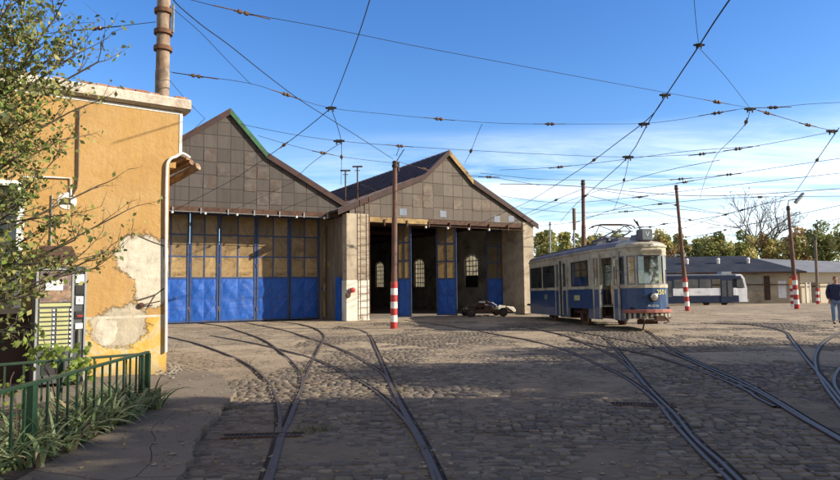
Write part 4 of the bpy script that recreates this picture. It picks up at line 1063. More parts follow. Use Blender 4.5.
# window belt: openings on near side
wins=[(1.3,3.05),(3.2,4.85),(6.85,8.65)]
ops=[(sa(.15),sa(1.05))]+[(sa(a),sa(b_)) for a,b_ in wins]
door_w=[(dM[0]+.10,dM[0]+.55),(dM[1]-.58,dM[1]-.12)]
allo=sorted(ops+door_w+[(sa(9.08),sa(9.48)),dA,(sa(10.42),sa(10.92)),(PLL[4]+.03,PLL[5]-.02),(PLL[5]+.04,ST-PLL[5]-.04)])
farside=[mir(a,b_) for a,b_ in ops+[(sa(5.0),sa(6.5)),(sa(9.1),sa(10.6)),(PLL[4]-.24,PLL[5]-.02)]]
allo=sorted(allo+farside)
cur=0
for a,b_ in allo:
    strip(c1,cur,a,Z3+.001,Z4,0,.05);cur=b_
strip(c1,cur,ST,Z3+.001,Z4,0,.05)
strip(c1,0,ST,Z4+.001,2.80,0,.05)
b1.build('body_panel',M['tramblue'],tr);cb=c1.build('upper_body',M['tramcream'],tr)
gl=[];pn=MB()
def frame(o_,a,b_,z0,z1,wd=.035):
    strip(o_,a,a+wd,z0,z1,.004,.035);strip(o_,b_-wd,b_,z0,z1,.004,.035);strip(o_,a+wd+.001,b_-wd-.001,z0,z0+wd,.004,.035);strip(o_,a+wd+.001,b_-wd-.001,z1-wd,z1,.004,.035)
for a,b_ in allo:
    if abs(a-dA[0])<1e-6:continue
    fo=MB();frame(fo,a+.004,b_-.004,Z3+.004,Z4-.004)
    if b_-a>1.2 and not(a>PLL[5]-.1 and b_<ST-PLL[5]+.1): strip(fo,a+.04,b_-.04,2.14,2.17,.0,.03)
    f_=fo.build('window',M['tramgrey'] if b_-a<1.2 else M['rubber'],tr)
    if (a>=dM[0] and b_<=dM[1]):f_['label']='folding door window'
    p_=MB();strip(p_,a+.03,b_-.03,Z3+.03,Z4-.03,-.02,.024);p_.build('pane',M['glass'],f_)
# middle doors: dark gap and grey leaf edges
md=MB();strip(md,dM[0]+.56,dM[1]-.60,.36,2.62,.02,.02);md.build('door_gap',M['black'],tr)
md=MB();strip(md,dM[0]+.0,dM[0]+.56,1.545,2.62,.045,-.006);strip(md,dM[1]-.6,dM[1]-.0,1.545,2.62,.045,-.006)
# cut windows by using frame only: rebuild as frames
md=MB()
for a,b_ in((dM[0],dM[0]+.55),(dM[1]-.59,dM[1])):
    strip(md,a,a+.09,.40,2.64,.05,-.008);strip(md,b_-.09,b_,.40,2.64,.05,-.008);strip(md,a+.091,b_-.091,2.50,2.64,.05,-.008);strip(md,a+.091,b_-.091,1.40,1.54,.05,-.008)
mo=md.build('middle_door',M['tramcream'],tr)
for a,b_ in((dM[0]+.091,dM[0]+.459),(dM[1]-.499,dM[1]-.091)):
    l=MB();strip(l,a,b_,.42,1.399,.04,-.008);l.build('door_panel',M['tramblue'],mo)
# front folding door leaves (stand open, pushed to the sides)
for (a,b_,lab) in((dA[0]-.42,dA[0]+.02,'rear half of the open front door'),(dA[1]-.02,dA[1]+.34,'front half of the open front door')):
    l=MB();strip(l,a,a+.07,.36,2.66,.07,-.02);strip(l,b_-.07,b_,.36,2.66,.07,-.02);strip(l,a+.071,b_-.071,2.52,2.66,.07,-.02);strip(l,a+.071,b_-.071,1.40,1.52,.07,-.02)
    lo=l.build('front_door',M['tramcream'],tr);lo['label']=lab
    l=MB();strip(l,a+.071,b_-.071,.75,1.399,.06,-.025);l.build('door_panel',M['tramblue'],lo)
    l=MB();strip(l,a+.071,b_-.071,.37,.749,.06,-.025);l.build('kick_panel',M['tramgrey'],lo)
    l=MB();strip(l,a+.071,b_-.071,1.53,2.51,.045,-.04);l.build('door_glass',M['glass'],lo)
# roof: loft across stations
def hw(y_):
    pts=[(0.0,.72),(.10,.80),(1.2,1.1),(9.0,1.1),(11.0,.72),(11.27,.50),(11.39,.02)]
    for (a,wa),(b_,wb) in zip(pts[:-1],pts[1:]):
        if y_<=b_:return wa+(wb-wa)*(y_-a)/(b_-a)
    return .02
ys_=[-.03,.1,.3,.7,1.2,2.5,4,5.5,7,8.5,9.4,10,10.5,10.9,11.15,11.27,11.36,11.42]
mb=MB();n=12
for i,y_ in enumerate(ys_):
    w_=hw(max(0,min(y_,11.38)))+.03;e=min(1,(y_+.1)/1.0);e2=min(1,(11.5-y_)/1.3);hh=.30*min(e,e2)**.5
    for k in range(n+1):
        a=PI*k/n;c=math.cos(a);s_=math.sin(a)
        mb.v.append((w_*(abs(c)**.75)*(1 if c>0 else -1),y_,2.80+hh*(s_**.8)))
for i in range(len(ys_)-1):
    for k in range(n):
        mb.f.append((i*(n+1)+k,i*(n+1)+k+1,(i+1)*(n+1)+k+1,(i+1)*(n+1)+k));mb.m.append(1 if ys_[i]>=10.5 else 0)
mb.f.append(tuple(range(n+1)));mb.m.append(0);b0=(len(ys_)-1)*(n+1);mb.f.append(tuple(b0+k for k in range(n+1)));mb.m.append(0)
for y0_,y1_ in zip(ys_[:-1],ys_[1:]):pass
mb.build('roof',[M['tramroof'],M['tramcream']],tr,smooth=True)
mb=MB();strip(mb,0,ST,2.775,2.83,.035,-.001);mb.build('gutter',M['tramcream'],tr)
mb=MB();mb.box((-.42,.4,3.02),(.42,8.0,3.19));mb.box((-.55,.4,2.98),(-.48,8.2,3.13));mb.box((.48,.4,2.98),(.55,8.2,3.13));mb.build('roof_walkway',M['tramroof'],tr)
mb=MB();mb.box((-.35,8.9,3.05),(.35,9.7,3.2));mb.build('resistor_box',M['tramroof'],tr)
# floor, ceiling, interior
mb=MB();mb.v+=[(x,y_,.80) for x,y_ in plan(.06)];mb.f.append(tuple(range(len(mb.v))));mb.m.append(0);nn=len(mb.v)
mb.v+=[(x,y_,2.74) for x,y_ in plan(.06)];mb.f.append(tuple(range(nn,2*nn)));mb.m.append(0);mb.build('lining',M['traminside'],tr)
for y_ in(1.6,2.6,3.6,7.3,8.2):
    for x in(-.65,.65):
        st_=MB();st_.box((x-.25,y_-.2,.8),(x+.25,y_+.2,1.22));st_.box((x-.25,y_-.24,1.22),(x+.25,y_-.2,1.62));st_.build('seat',M['tramseat'],tr)
mb=MB();mb.box((-.7,9.2,.8),(.3,9.25,2.0));mb.box((-.5,10.7,.8),(.5,10.95,1.35));mb.build('cab_partition',M['tramseat'],tr)
mb=MB()
for y_ in(2.1,4.9,6.5,9.3):
    for x in(-.5,.5):mb.tube([(x,y_,.8),(x,y_,2.72)],.016,6)
for x in(-.5,.5):mb.tube([(x,1,2.2),(x,9,2.2)],.014,6)
mb.build('handrail',M['tramcream'],tr)
mb=MB();mb.box((LS*.45,9.7,.42),(LS*.95,10.2,.47));mb.build('step',M['rustdark'],tr)
# front face fittings
yf=11.40
mb=MB();mb.prism([(-.36,2.50),(-.30,2.50+.0),(.30,2.50),(.36,2.53),(.38,2.60),(.36,2.68),(.30,2.71),(-.30,2.71),(-.36,2.68),(-.38,2.60),(-.36,2.53)],11.33,yf+.03,'y');df=mb.build('destination_box',M['tramcream'],tr,bevel=.01)
mb=MB();mb.prism([(-.31,2.54),(.31,2.54),(.34,2.60),(.31,2.67),(-.31,2.67),(-.34,2.60)],yf+.031,yf+.04,'y');mb.build('destination_blind',mat('blind_tan',(.12,.10,.065),(.08,.065,.045),.6,3,0),df)
mb=MB();mb.box((-.21,10.75,2.98),(.21,11.18,3.40));hb=mb.build('number_lamp_box',M['tramroof'],tr,bevel=.06)
mb=MB();mb.box((-.17,11.181,3.03),(.17,11.195,3.36));hg=mb.build('lamp_glass',mat('lampbox_glass',(.20,.23,.24),(.14,.17,.18),.25,3,0),hb)
text('V','lamp_digit',(0,11.199,3.2),(PI/2,0,PI),.24,M['farwhite'],hb,.001)
mb=MB();mb.prism([(-.2,2.97),(.2,2.97),(.12,3.25),(-.12,3.25)],10.2,10.75,'y');mb.build('lamp_box_fairing',M['tramroof'],tr)
mb=MB();mb.tube([(.16,11.0,3.38),(.20,11.0,3.52),(.28,11.05,3.66)],.02,6);mb.beam((.20,11.0,3.5),(.36,11.0,3.72),.05,.03);mb.build('roof_horn',M['black'],tr)
mb=MB();mb.lathe((0,11.36,1.12),[(.15,.0),(.155,.10),(.13,.13),(.02,.13)],18,'y');hl=mb.build('headlight',M['black'],tr,smooth=True)
mb=MB();mb.lathe((0,11.36,1.12),[(.125,.128),(.10,.145),(.02,.15)],18,'y');mb.build('headlight_lens',M['chrome'],hl,smooth=True)
mb=MB();mb.lathe((LS*.30,11.33,1.14),[(.035,.0),(.035,.05)],12,'y');mb.build('marker_lamp',M['black'],tr)
# wait for sign: right in photo = local -LS
text('2501','fleet_number',(-LS*.335,yf-.062,1.27),(PI/2,0,PI+LS*.34),.22,M['yellowtext'],tr,.002)
text('M-12126','registration',(0,yf+.002,.83),(PI/2,0,PI),.10,M['whitetext'],tr,.001)
a=PLL[4]-.1
mb=MB();strip(mb,a,ST-a,.60,.715,.11,-.001);mb.build('bumper',M['trambumper'],tr,bevel=.015)
mb=MB();k=0;s_=a
while s_<ST-a-.05:
    mb.cm=k%2;e=min(s_+.085,ST-a);strip(mb,s_,e-.001,.42,.598,.06,-.02);s_=e;k+=1
mb.build('striped_apron',[M['tramcream'],M['black']],tr)
mb=MB();mb.tube([(0,11.2,.48),(0,11.75,.46)],.05,8);mb.box((-.14,11.7,.38),(.14,11.85,.52));mb.tube([(-.35,11.4,.5),(-.4,11.6,.32),(-.2,11.65,.28)],.03,6);mb.tube([(.35,11.4,.5),(.45,11.65,.34),(.5,11.6,.1)],.025,6)
mb.tube([(-.6,11.35,.45),(-.3,11.55,.36),(.3,11.55,.36),(.6,11.35,.45)],.025,6);mb.build('coupler',M['rustdark'],tr)
mb=MB();mb.box((-.35,10.9,.22),(.35,10.95,.38));mb.build('lifeguard',M['rustdark'],tr)
# wipers, mirror
mb=MB();mb.beam((LS*.05,yf+.0,1.58),(-LS*.22,yf-.01,2.15),.02,.02);mb.build('wiper',M['black'],tr)
mx,my,_,_=ppos(dA[1]+.42)
mb=MB();mb.tube([(mx+LS*.02,my+.05,2.66),(mx+LS*.22,my+.15,2.62),(mx+LS*.26,my+.15,2.05),(mx+LS*.05,my+.1,1.95)],.018,6);mr=mb.build('mirror_arm',M['steel'],tr)
mb=MB();mb.box((mx+LS*.16,my+.13,2.12),(mx+LS*.34,my+.18,2.42));mb.build('mirror',M['chrome'],mr,bevel=.02)
mb=MB();mb.box((LS*1.105,7.15,1.0),(LS*1.112,7.75,1.2));mb.build('side_notice',M['label'],tr)
mb=MB();mb.box((LS*1.105,3.4,1.02),(LS*1.112,3.8,1.24));mb.build('side_notice',mat('faded_notice',(.22,.22,.2),(.12,.12,.14),.6,9,0),tr)
# truck and wheels
def wheel(y_,x):
    w_=MB();w_.lathe((x,y_,.36),[(.05,-.05),(.36,-.05),(.36,.03),(.39,.035),(.39,.055),(.05,.055)],20,'x');return w_
for y_ in(3.6,7.4):
    for x in(-.72,.72):
        o=wheel(y_,x).build('wheel',M['rust'],tr)
    mb=MB();mb.tube([(-.75,y_,.36),(.75,y_,.36)],.07,8);mb.build('axle',M['rustdark'],tr)
    for x in(-.86,.86):
        mb=MB();mb.box((x-.08,y_-.14,.24),(x+.08,y_+.14,.5));mb.build('axle_box',M['rustdark'],tr,bevel=.02)
mb=MB()
for x in(-.85,.85):mb.box((x-.04,2.7,.5),(x+.04,8.3,.62))
mb.box((-.8,4.6,.28),(.8,6.2,.7));mb.box((-.5,1.0,.45),(.5,2.2,.72));mb.box((-.55,8.8,.35),(.55,9.6,.75));mb.build('underframe',M['rustdark'],tr)
mb=MB();mb.box((-1.0,.2,.70),(1.0,9.4,.79));mb.box((-.66,9.4,.70),(.66,11.2,.79));mb.build('floor_pan',M['black'],tr)
# pantograph
mb=MB();mb.box((-.5,7.6,3.22),(-.42,9.1,3.3));mb.box((.42,7.6,3.22),(.5,9.1,3.3));mb.box((-.5,7.6,3.22),(.5,7.68,3.3));mb.box((-.5,9.0,3.22),(.5,9.1,3.3))
for x in(-.46,.46):
    for y_ in(7.7,9.0):mb.lathe((x,y_,3.08),[(.06,0),(.09,.03),(.05,.06),(.09,.09),(.05,.14)],8)
pg=mb.build('pantograph_base',M['tramroof'],tr)
mb=MB()
for sx in(-1,1):
    mb.tube([(sx*.42,7.9,3.3),(sx*.32,9.3,3.50)],.024,6);mb.tube([(sx*.32,9.3,3.50),(sx*.5,8.4,3.80)],.016,6);mb.tube([(sx*.42,8.9,3.3),(sx*.32,7.5,3.48)],.022,6);mb.tube([(sx*.32,7.5,3.48),(sx*.5,8.4,3.80)],.016,6)
mb.tube([(-.4,9.3,3.50),(.4,9.3,3.50)],.02,6);mb.tube([(-.4,7.5,3.48),(.4,7.5,3.48)],.02,6)
mb.build('pantograph_frame',M['tramroof'],pg)
mb=MB()
for y_ in(8.25,8.55):mb.tube([(-.85,y_,3.70),(-.7,y_,3.80),(-.4,y_,3.84),(.4,y_,3.84),(.7,y_,3.80),(.85,y_,3.70)],.022,6)
mb.build('collector_bow',M['rustdark'],pg)
# ---------------------------------------------------------------- far tram
FY=58;a=at(655,300,FY);b=at(742,300,FY-1.5);zg=gz(0,FY)
ft=empty('white_tram',(b.x,b.y,zg),0,'distant white and dark blue tram with pantograph before the grey roofed building','tram')
ft.scale=(.88,.88,.88)
L=14;hw_=1.2
def fb(x0,x1,z0,z1,nm,m,y0=-hw_,y1=hw_,par=ft,**k):
    q=MB();q.box((x0,y0,z0),(x1,y1,z1));return q.build(nm,M[m],par,**k)
zb=.35
fb(-L,-.9,zb,1.0,'lower_body','farblue');fb(-L,-1.1,1.001,1.75,'body','farwhite',bevel=.03)
fb(-L,-.6,2.65,2.95,'window_header','farblue');fb(-L,-.6,2.951,3.15,'roof','tramgrey',-1.0,1.0,bevel=.05)
mb=MB();mb.prism([(-1.1,zb),(-.02,zb),(0,1.7),(-.22,2.75),(-.5,3.1),(-1.1,3.1),(-1.1,2.7),(-.45,2.7),(-.25,1.75),(-1.1,1.75)],-1.1,1.1,'y');mb.build('front_shell',M['farwhite'],ft,bevel=.03)
mb=MB();mb.prism([(-1.0,1.8),(-.26,1.8),(-.46,2.68),(-1.0,2.68)],-1.14,1.14,'y');mb.build('cab_window',M['farglass'],ft)
for k in range(9):
    x=-L+.3+k*1.28
    if k in(3,8):continue
    f_=fb(x-.02,x+1.12,1.76,2.64,'window','farglass',-hw_-.0,-hw_+.04)
    fb(x+1.14,x+1.24,1.755,2.645,'window_pillar','farblue')
for x in(-8.7,-2.7):
    d_=fb(x,x+1.25,.30,2.7,'door','farblue',-hw_-.03,-hw_-.002)
    fb(x+.12,x+.55,.9,2.5,'door_pane','farglass',-hw_-.045,-hw_-.031,par=d_);fb(x+.7,x+1.13,.9,2.5,'door_pane','farglass',-hw_-.045,-hw_-.031,par=d_)
for x in(-2.2,-4,-9,-10.8):
    q=MB();q.lathe((x,-.8,.33),[(.33,-.06),(.33,.06)],14,'y');q.build('wheel',M['rubber'],ft)
fb(-11.5,-1.5,.3,.6,'underframe','black',-.7,.7);fb(-.02,.18,.35,.65,'bumper','steel',-1.0,1.0)
mb=MB();mb.tube([(-6.2,0,3.15),(-5.2,0,3.75)],.05,6);mb.tube([(-5.2,0,3.75),(-6.0,0,4.1)],.04,6);mb.beam((-6.4,-.7,3.55),(-5.6,.7,3.6),.06,.06);mb.beam((-6.7,0,3.3),(-4.9,0,3.3),.8,.08);mb.build('pantograph',M['rustdark'],ft)
fb(-2.2,-1.2,3.15,3.4,'roof_unit','steel',-.5,.5)
# ---------------------------------------------------------------- stucco building behind
BY=66;zg=gz(0,BY)
bl=at(610,300,BY);bc=at(800,300,BY-4);
fbd=empty('stucco_building',(bl.x,bl.y,zg),math.atan2(bc.y-bl.y,bc.x-bl.x),'long low stucco building with grey hipped roof behind the white tram','building')
Lb=math.hypot(bc.x-bl.x,bc.y-bl.y);ez=at(770,272.3,BY).z-zg;rz_=at(740,257.2,BY+5).z-zg
mb=MB();mb.box((0,0,0),(Lb,9,ez));mb.build('wall',M['farwall'],fbd)
mb=MB();R0=-1.0;mb.v=[(R0,-.6,ez),(Lb+.5,-.6,ez),(Lb+.5,9.6,ez),(R0,9.6,ez),(R0,4.5,rz_),(Lb-3.6,4.5,rz_)]
mb.f=[(0,1,5,4),(1,2,5),(2,3,4,5),(3,0,4),(3,2,1,0)];mb.m=[0]*5;rf=mb.build('roof',M['farroof'],fbd)
for x in(Lb*.62,Lb*.78,Lb*.45):
    q=MB();zz_=ez+(rz_-ez)*.55;q.lathe((x,2.2,zz_-.2),[(.16,0),(.16,.55),(.22,.56),(.1,.75)],10);q.build('roof_vent',M['white'],rf)
q=MB();q.box((0,-.72,ez-.15),(Lb+.5,-.61,ez+.02));q.build('gutter',M['rustdark'],fbd)
q=MB();q.tube([(2,-.3,ez*.62),(Lb-.3,-.3,ez*.6)],.07,6);q.build('heating_pipe',M['rustdark'],fbd)
for (px0,px1,pz0,pz1,m_) in((746,762,275,291,'lightpane'),(764,770,276,300,'darkbrown'),(778,786,281,298,'farwhite'),(790,797,277,300,'darkbrown'),(670,690,276,290,'darkglass')):
    def LX(px,off=0):
        return plane_hit(px,285,Vector((bl.x,bl.y,zg)),fbd.rotation_euler[2],-.02)[0]
    def LZ(py):return max(.05,plane_hit(px0,py,Vector((bl.x,bl.y,zg)),fbd.rotation_euler[2],-.02)[1])
    q=MB();q.box((LX(px0),-.05,LZ(pz1)),(LX(px1),-.003,LZ(pz0)));q.build('window' if m_!='darkbrown' else 'door',M[m_],fbd)
# second wing to the right with roof toned as sunlit
b2=empty('sunlit_roofed_wing',tuple(at(801,300,BY-3.5)[:2])+(zg,),math.radians(8),'cream walled wing with roof in a sunlit tone behind the wooden pole','building')
mb=MB();mb.box((0,0,0),(30,10,ez-.1));mb.build('wall',M['cream'],b2)
mb=MB();mb.v=[(-.3,-.7,ez-.1),(30,-.7,ez-.1),(30,10.5,ez-.1),(-.3,10.5,ez-.1),(-4.5,6,rz_-.1),(30,5,ez+.35)];mb.f=[(0,1,5,4),(1,2,5),(2,3,4,5),(3,0,4),(3,2,1,0)];mb.m=[0]*5;mb.build('roof',M['farrooflit'],b2)
for x,w_,z0_,z1_,m_ in((1.2,.9,.1,2.1,'darkbrown'),(3.2,1.3,.8,2.0,'white'),(5.4,1.2,.1,2.2,'plasterdark'),(8,1,.8,2,'darkglass')):
    q=MB();q.box((x,-.05,z0_),(x+w_,-.003,z1_));q.build('window' if z0_>.5 else 'door',M[m_],b2)
q=MB();q.tube([(-.2,-.25,2.0),(14,-.25,2.05)],.06,6);q.build('heating_pipe',M['rustdark'],b2)
q=MB();q.tube([(.35,-.3,0),(.35,-.3,2.1)],.1,6);q.tube([(.8,-.3,0),(.8,-.3,2.1)],.07,6);q.build('downpipe',M['white'],b2)
o_=empty('dark_shed_far',tuple(at(826,290,92)[:2])+(gz(0,92),),0,'dark low shed roof peeking over the sunlit toned roof at the right edge','shed')
q=MB();q.box((0,0,0),(25,8,at(830,263,92).z-gz(0,92)-.4));q.build('wall',M['rustdark'],o_)
hz=at(830,262,92).z-gz(0,92);q=MB();q.prism([(-1,hz-.5),(9,hz-.5),(4,hz+.1)],-1,25.5,'x');q.build('roof',M['black'],o_)
p=at(697,262,125);o_=empty('cream_block',(p.x,p.y,gz(0,125)),0,'cream house wall glimpsed between the trees above the white tram','building')
hz=at(697,246,125).z-gz(0,125);q=MB();q.box((-3,0,0),(3.4,8,hz));q.build('wall',M['cream'],o_);q=MB();q.prism([(-3.4,hz),(3.8,hz),(3.8,hz+.25),(-3.4,hz+.5)],-.3,8.3,'y');q.build('roof',M['farrooflit'],o_)
# ---------------------------------------------------------------- wreck: stripped chassis with four wheels
wp=G(486,316.5)
rw_=random.Random(6)
wk=empty('stripped_chassis',(wp.x,wp.y,wp.z),math.radians(12),'rusty stripped vehicle chassis with white scraps in front of the right door leaf','wreck')
LW=2.55
mb=MB();mb.beam((-LW/2,-.35,.33),(LW/2,-.35,.30),.08,.12);mb.beam((-LW/2,.35,.33),(LW/2,.35,.30),.08,.12)
for x in(-1.1,-.3,.4,1.1):mb.beam((x,-.35,.32),(x,.35,.32),.07,.08)
mb.tube([(-.95,-.55,.28),(-.95,.55,.28)],.05,8);mb.tube([(.75,-.55,.28),(.75,.55,.28)],.05,8);mb.build('frame',M['rustdark'],wk)
for x in(-.95,.75):
    for y_ in(-.55,.55):
        q=MB();q.lathe((x,y_,.235),[(.10,-.05),(.17,-.07),(.225,-.06),(.235,0),(.225,.06),(.17,.07),(.10,.05)],18,'y');wo=q.build('wheel',M['rubber'],wk,smooth=True)
        q=MB();q.lathe((x,y_,.235),[(.04,-.10),(.13,-.075),(.13,.075),(.04,.10)],14,'y');q.build('hub',M['rustdark'],wo)
q=MB();q.tube([(-.75,-.1,.45),(-.35,0,.62),(.1,.05,.50)],[.13,.2,.12],10);q.box((-.15,-.25,.38),(.35,.2,.58));q.tube([(-.5,-.2,.6),(-.2,-.15,.86),(.25,-.1,.7)],.035,6);q.tube([(-.3,.1,.6),(.1,.1,.82)],.03,6);q.build('engine_block',M['rustdark'],wk,smooth=True)
q=MB();q.prism([(.42,.42),(.62,.60),(.95,.56),(1.0,.46),(.6,.38)],-.38,-.30,'y');q.prism([(1.05,.50),(1.4,.42),(1.5,.28),(1.42,.22),(1.1,.44)],-.42,-.2,'y');q.tube([(1.0,-.4,.5),(1.35,-.38,.46),(1.5,-.3,.3),(1.5,.3,.3)],.04,6);q.box((-.42,-.3,.72),(-.12,-.1,.80));q.build('body_scrap',M['limewash'],wk)
q=MB();q.box((.55,-.45,.2),(.85,-.40,.32));q.tube([(-1.3,-.4,.3),(-1.25,-.4,.5),(-.95,-.4,.62),(-.65,-.4,.5)],.03,6);q.build('mudguard',M['rustdark'],wk)

for k in range(16):
    q=MB();x=rw_.uniform(-1.1,1.2);y_=rw_.uniform(-.4,.4);z=rw_.uniform(.34,.62)
    q.beam((x,y_,z),(x+rw_.uniform(-.4,.4),y_+rw_.uniform(-.2,.2),z+rw_.uniform(-.12,.2)),rw_.uniform(.015,.05),rw_.uniform(.01,.04));q.build('loose_bar',M[rw_.choice(['rustdark','black','rust','steel'])],wk)
# ---------------------------------------------------------------- foliage
def leafquads(P,size,rng,aspect=.6,droop=0):
    n=len(P);d=rng.normal(size=(n,3));d[:,2]-=droop;d/=np.linalg.norm(d,axis=1)[:,None]
    r=rng.normal(size=(n,3));s=np.cross(d,r);s/=np.linalg.norm(s,axis=1)[:,None]+1e-9
    sz=(size*rng.uniform(.6,1.3,size=n))[:,None]
    nrm=np.cross(d,s)
    a=P-d*sz*.5;b=P+s*sz*aspect*.5+nrm*sz*.06;c=P+d*sz*.5;e=P-s*sz*aspect*.5+nrm*sz*.06
    V=np.stack([a,b,c,e],1).reshape(-1,3);Fc=np.arange(4*n).reshape(n,4);return V,Fc
def crown_points(rng,c,rx,rz,lobes,n):
    L=rng.normal(size=(lobes,3));L/=np.linalg.norm(L,axis=1)[:,None];L*=rng.uniform(.25,.78,size=(lobes,1))
    L=L*np.array([rx,rx,rz])+np.array(c)
    rad=rng.uniform(.28,.5,size=lobes)*min(rx,rz)
    k=rng.integers(0,lobes,size=n);d=rng.normal(size=(n,3));d/=np.linalg.norm(d,axis=1)[:,None]
    return L[k]+d*(rad[k]*rng.uniform(.35,1.05,size=n)**.6)[:,None],k
def treetop(x,y,h,rx,mats,wts,n,lf,label,grp,seed,name='broadleaf_tree',trunk='bark',base=.18,lobes=26,dens=1,cat='tree'):
    rng=np.random.default_rng(seed);z0=gz(x,y);e=empty(name,(x,y,z0),0,label,cat,grp)
    rz=h*(1-base)/2;cz=h-rz
    P,k=crown_points(rng,(0,0,cz),rx,rz,lobes,n)
    V,Fc=leafquads(P,lf,rng,.75)
    sel=rng.choice(len(mats),p=wts,size=lobes)[k];mix=rng.random(n)<.25;sel=np.where(mix,rng.integers(0,len(mats),size=n),sel)
    npmesh('crown',V,Fc,[M[m] for m in mats],sel,e)
    mb=MB();rr_=random.Random(seed)
    mb.tube([(0,0,-.1),(.1*rr_.uniform(-1,1),0,h*.35),(.2*rr_.uniform(-1,1),.1,h*.8)],[h*.025,h*.018,h*.004],8)
    for _ in range(9):
        a=rr_.uniform(0,2*PI);z=rr_.uniform(.2,.6)*h;l=rx*rr_.uniform(.5,.95)
        mb.tube([(0,0,z),(math.cos(a)*l*.5,math.sin(a)*l*.5,z+l*.45),(math.cos(a)*l,math.sin(a)*l,z+l*.8)],[h*.01,h*.006,h*.002],5)
    mb.build('trunk',M[trunk],e,smooth=True);return e
def px_tree(px,ytop,Y,halfpx,mats,wts,label,seed,n=3200,**k):
    t_=at(px,ytop,Y);h=(t_.z-gz(t_.x,Y))*1.22;rx=halfpx/F*Y
    treetop(t_.x,Y,h,rx,mats,wts,int(n*1.35),.34*Y/80,label,'trees beyond the yard',seed,**k)
gm_=['fleafA','fleafC','fleafB'];gn_=['leafA','leafC','leafB'];
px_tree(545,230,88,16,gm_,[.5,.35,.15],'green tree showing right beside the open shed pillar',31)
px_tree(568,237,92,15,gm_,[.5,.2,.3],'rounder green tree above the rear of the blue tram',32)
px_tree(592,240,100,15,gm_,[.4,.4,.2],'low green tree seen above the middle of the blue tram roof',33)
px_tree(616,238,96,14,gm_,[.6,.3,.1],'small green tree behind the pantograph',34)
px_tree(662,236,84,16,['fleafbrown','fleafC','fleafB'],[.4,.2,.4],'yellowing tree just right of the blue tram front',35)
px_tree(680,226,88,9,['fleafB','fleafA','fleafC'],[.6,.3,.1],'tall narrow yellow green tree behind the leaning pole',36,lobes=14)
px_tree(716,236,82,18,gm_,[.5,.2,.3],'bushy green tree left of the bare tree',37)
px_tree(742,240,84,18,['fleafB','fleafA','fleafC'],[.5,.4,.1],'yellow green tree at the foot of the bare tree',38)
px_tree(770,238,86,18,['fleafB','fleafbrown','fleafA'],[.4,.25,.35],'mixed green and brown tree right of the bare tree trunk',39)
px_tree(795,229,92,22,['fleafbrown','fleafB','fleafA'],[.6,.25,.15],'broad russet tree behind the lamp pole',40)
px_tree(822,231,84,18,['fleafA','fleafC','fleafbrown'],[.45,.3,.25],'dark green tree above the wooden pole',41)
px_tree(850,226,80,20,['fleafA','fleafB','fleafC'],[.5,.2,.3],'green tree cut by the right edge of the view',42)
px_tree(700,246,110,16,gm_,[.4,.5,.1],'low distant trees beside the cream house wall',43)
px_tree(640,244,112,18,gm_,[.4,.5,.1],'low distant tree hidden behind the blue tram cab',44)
# tree line far off
rng=np.random.default_rng(9);n=26000
P=np.stack([rng.uniform(-40,330,n),rng.uniform(150,170,n),rng.random(n)**.8],1)
top=np.array([5.5+2.2*noise.noise(Vector((x*.09,0,0)))+1.2*noise.noise(Vector((x*.35,4,0))) for x in P[:,0]])
P[:,2]=P[:,2]*top+gz(0,160);V,Fc=leafquads(P,.9,rng,.8)
o=npmesh('far_woods',V,Fc,[M['leafA'],M['leafC'],M['leafbrown']],rng.integers(0,3,n));tag(o,'low wood along the horizon behind everything','woods',kind='stuff')
# bare tree
def baretree(px,Y,ytop,seed,label):
    rr_=random.Random(seed);b_=at(px,280,Y);z0=gz(0,Y);h=at(px,ytop,Y).z-z0
    e=empty('bare_tree',(b_.x,Y,z0),0,label,'tree','trees beyond the yard');mb=MB();tips=[]
    def grow(p,d,l,r,dep):
        q=p+d*l;mid=p+d*l*.5+Vector((rr_.uniform(-1,1),rr_.uniform(-1,1),rr_.uniform(-.5,.5)))*l*.06
        mb.tube([p,mid,q],[r,r*.85,r*.68],5 if dep<4 else 3,cap=False)
        if dep>=7: tips.append(q);return
        for k in range(3 if dep<3 else (2 if rr_.random()<.85 else 3)):
            dd=(d+Vector((rr_.uniform(-1,1),rr_.uniform(-1,1),rr_.uniform(-.35,.45)))*.72).normalized()
            grow(q,dd,l*rr_.uniform(.68,.88),r*.66,dep+1)
    grow(Vector((0,0,0)),Vector((0,0,1)),h*.255,h*.022,0)
    mb.build('trunk',M['barklight'],e,recalc=False)
    rng=np.random.default_rng(seed);T_=np.array([tuple(t) for t in tips]);T_=T_[rng.random(len(T_))<.35];T_=T_+rng.normal(size=T_.shape)*.2
    V,Fc=leafquads(T_,.22,rng,.7);npmesh('leaves',V,Fc,M['leafbrown'],parent=e)
baretree(758,86,196,4,'tall leafless tree with a wide fan of thin branches')
# shade trees standing off to the right of the viewer
for i,(x,y_,h,rx) in enumerate(((10.5,1,7.6,3.2),(11.5,5.0,7.8,3.1),(15,8.5,8.0,3.0),(19,11.2,8,2.8),(16,2.2,10.5,3.4),(20.5,6.5,11.2,3.4),(25,9.8,12,3.2))):
    treetop(x,y_,h,rx,gn_,[.5,.3,.2],[9500,9500,4200,3200,9500,7000,6000][i],.28,['spreading yard tree nearest the viewer on the right','bushy yard tree second along the right side','smaller yard tree by the far right rails','tall yard tree just behind the viewer on the right','tallest yard tree in the back row on the right','slender tall yard tree in the back row','tall rounded yard tree farthest to the right'][i],'shade trees outside the view',60+i,lobes=20,base=.12)
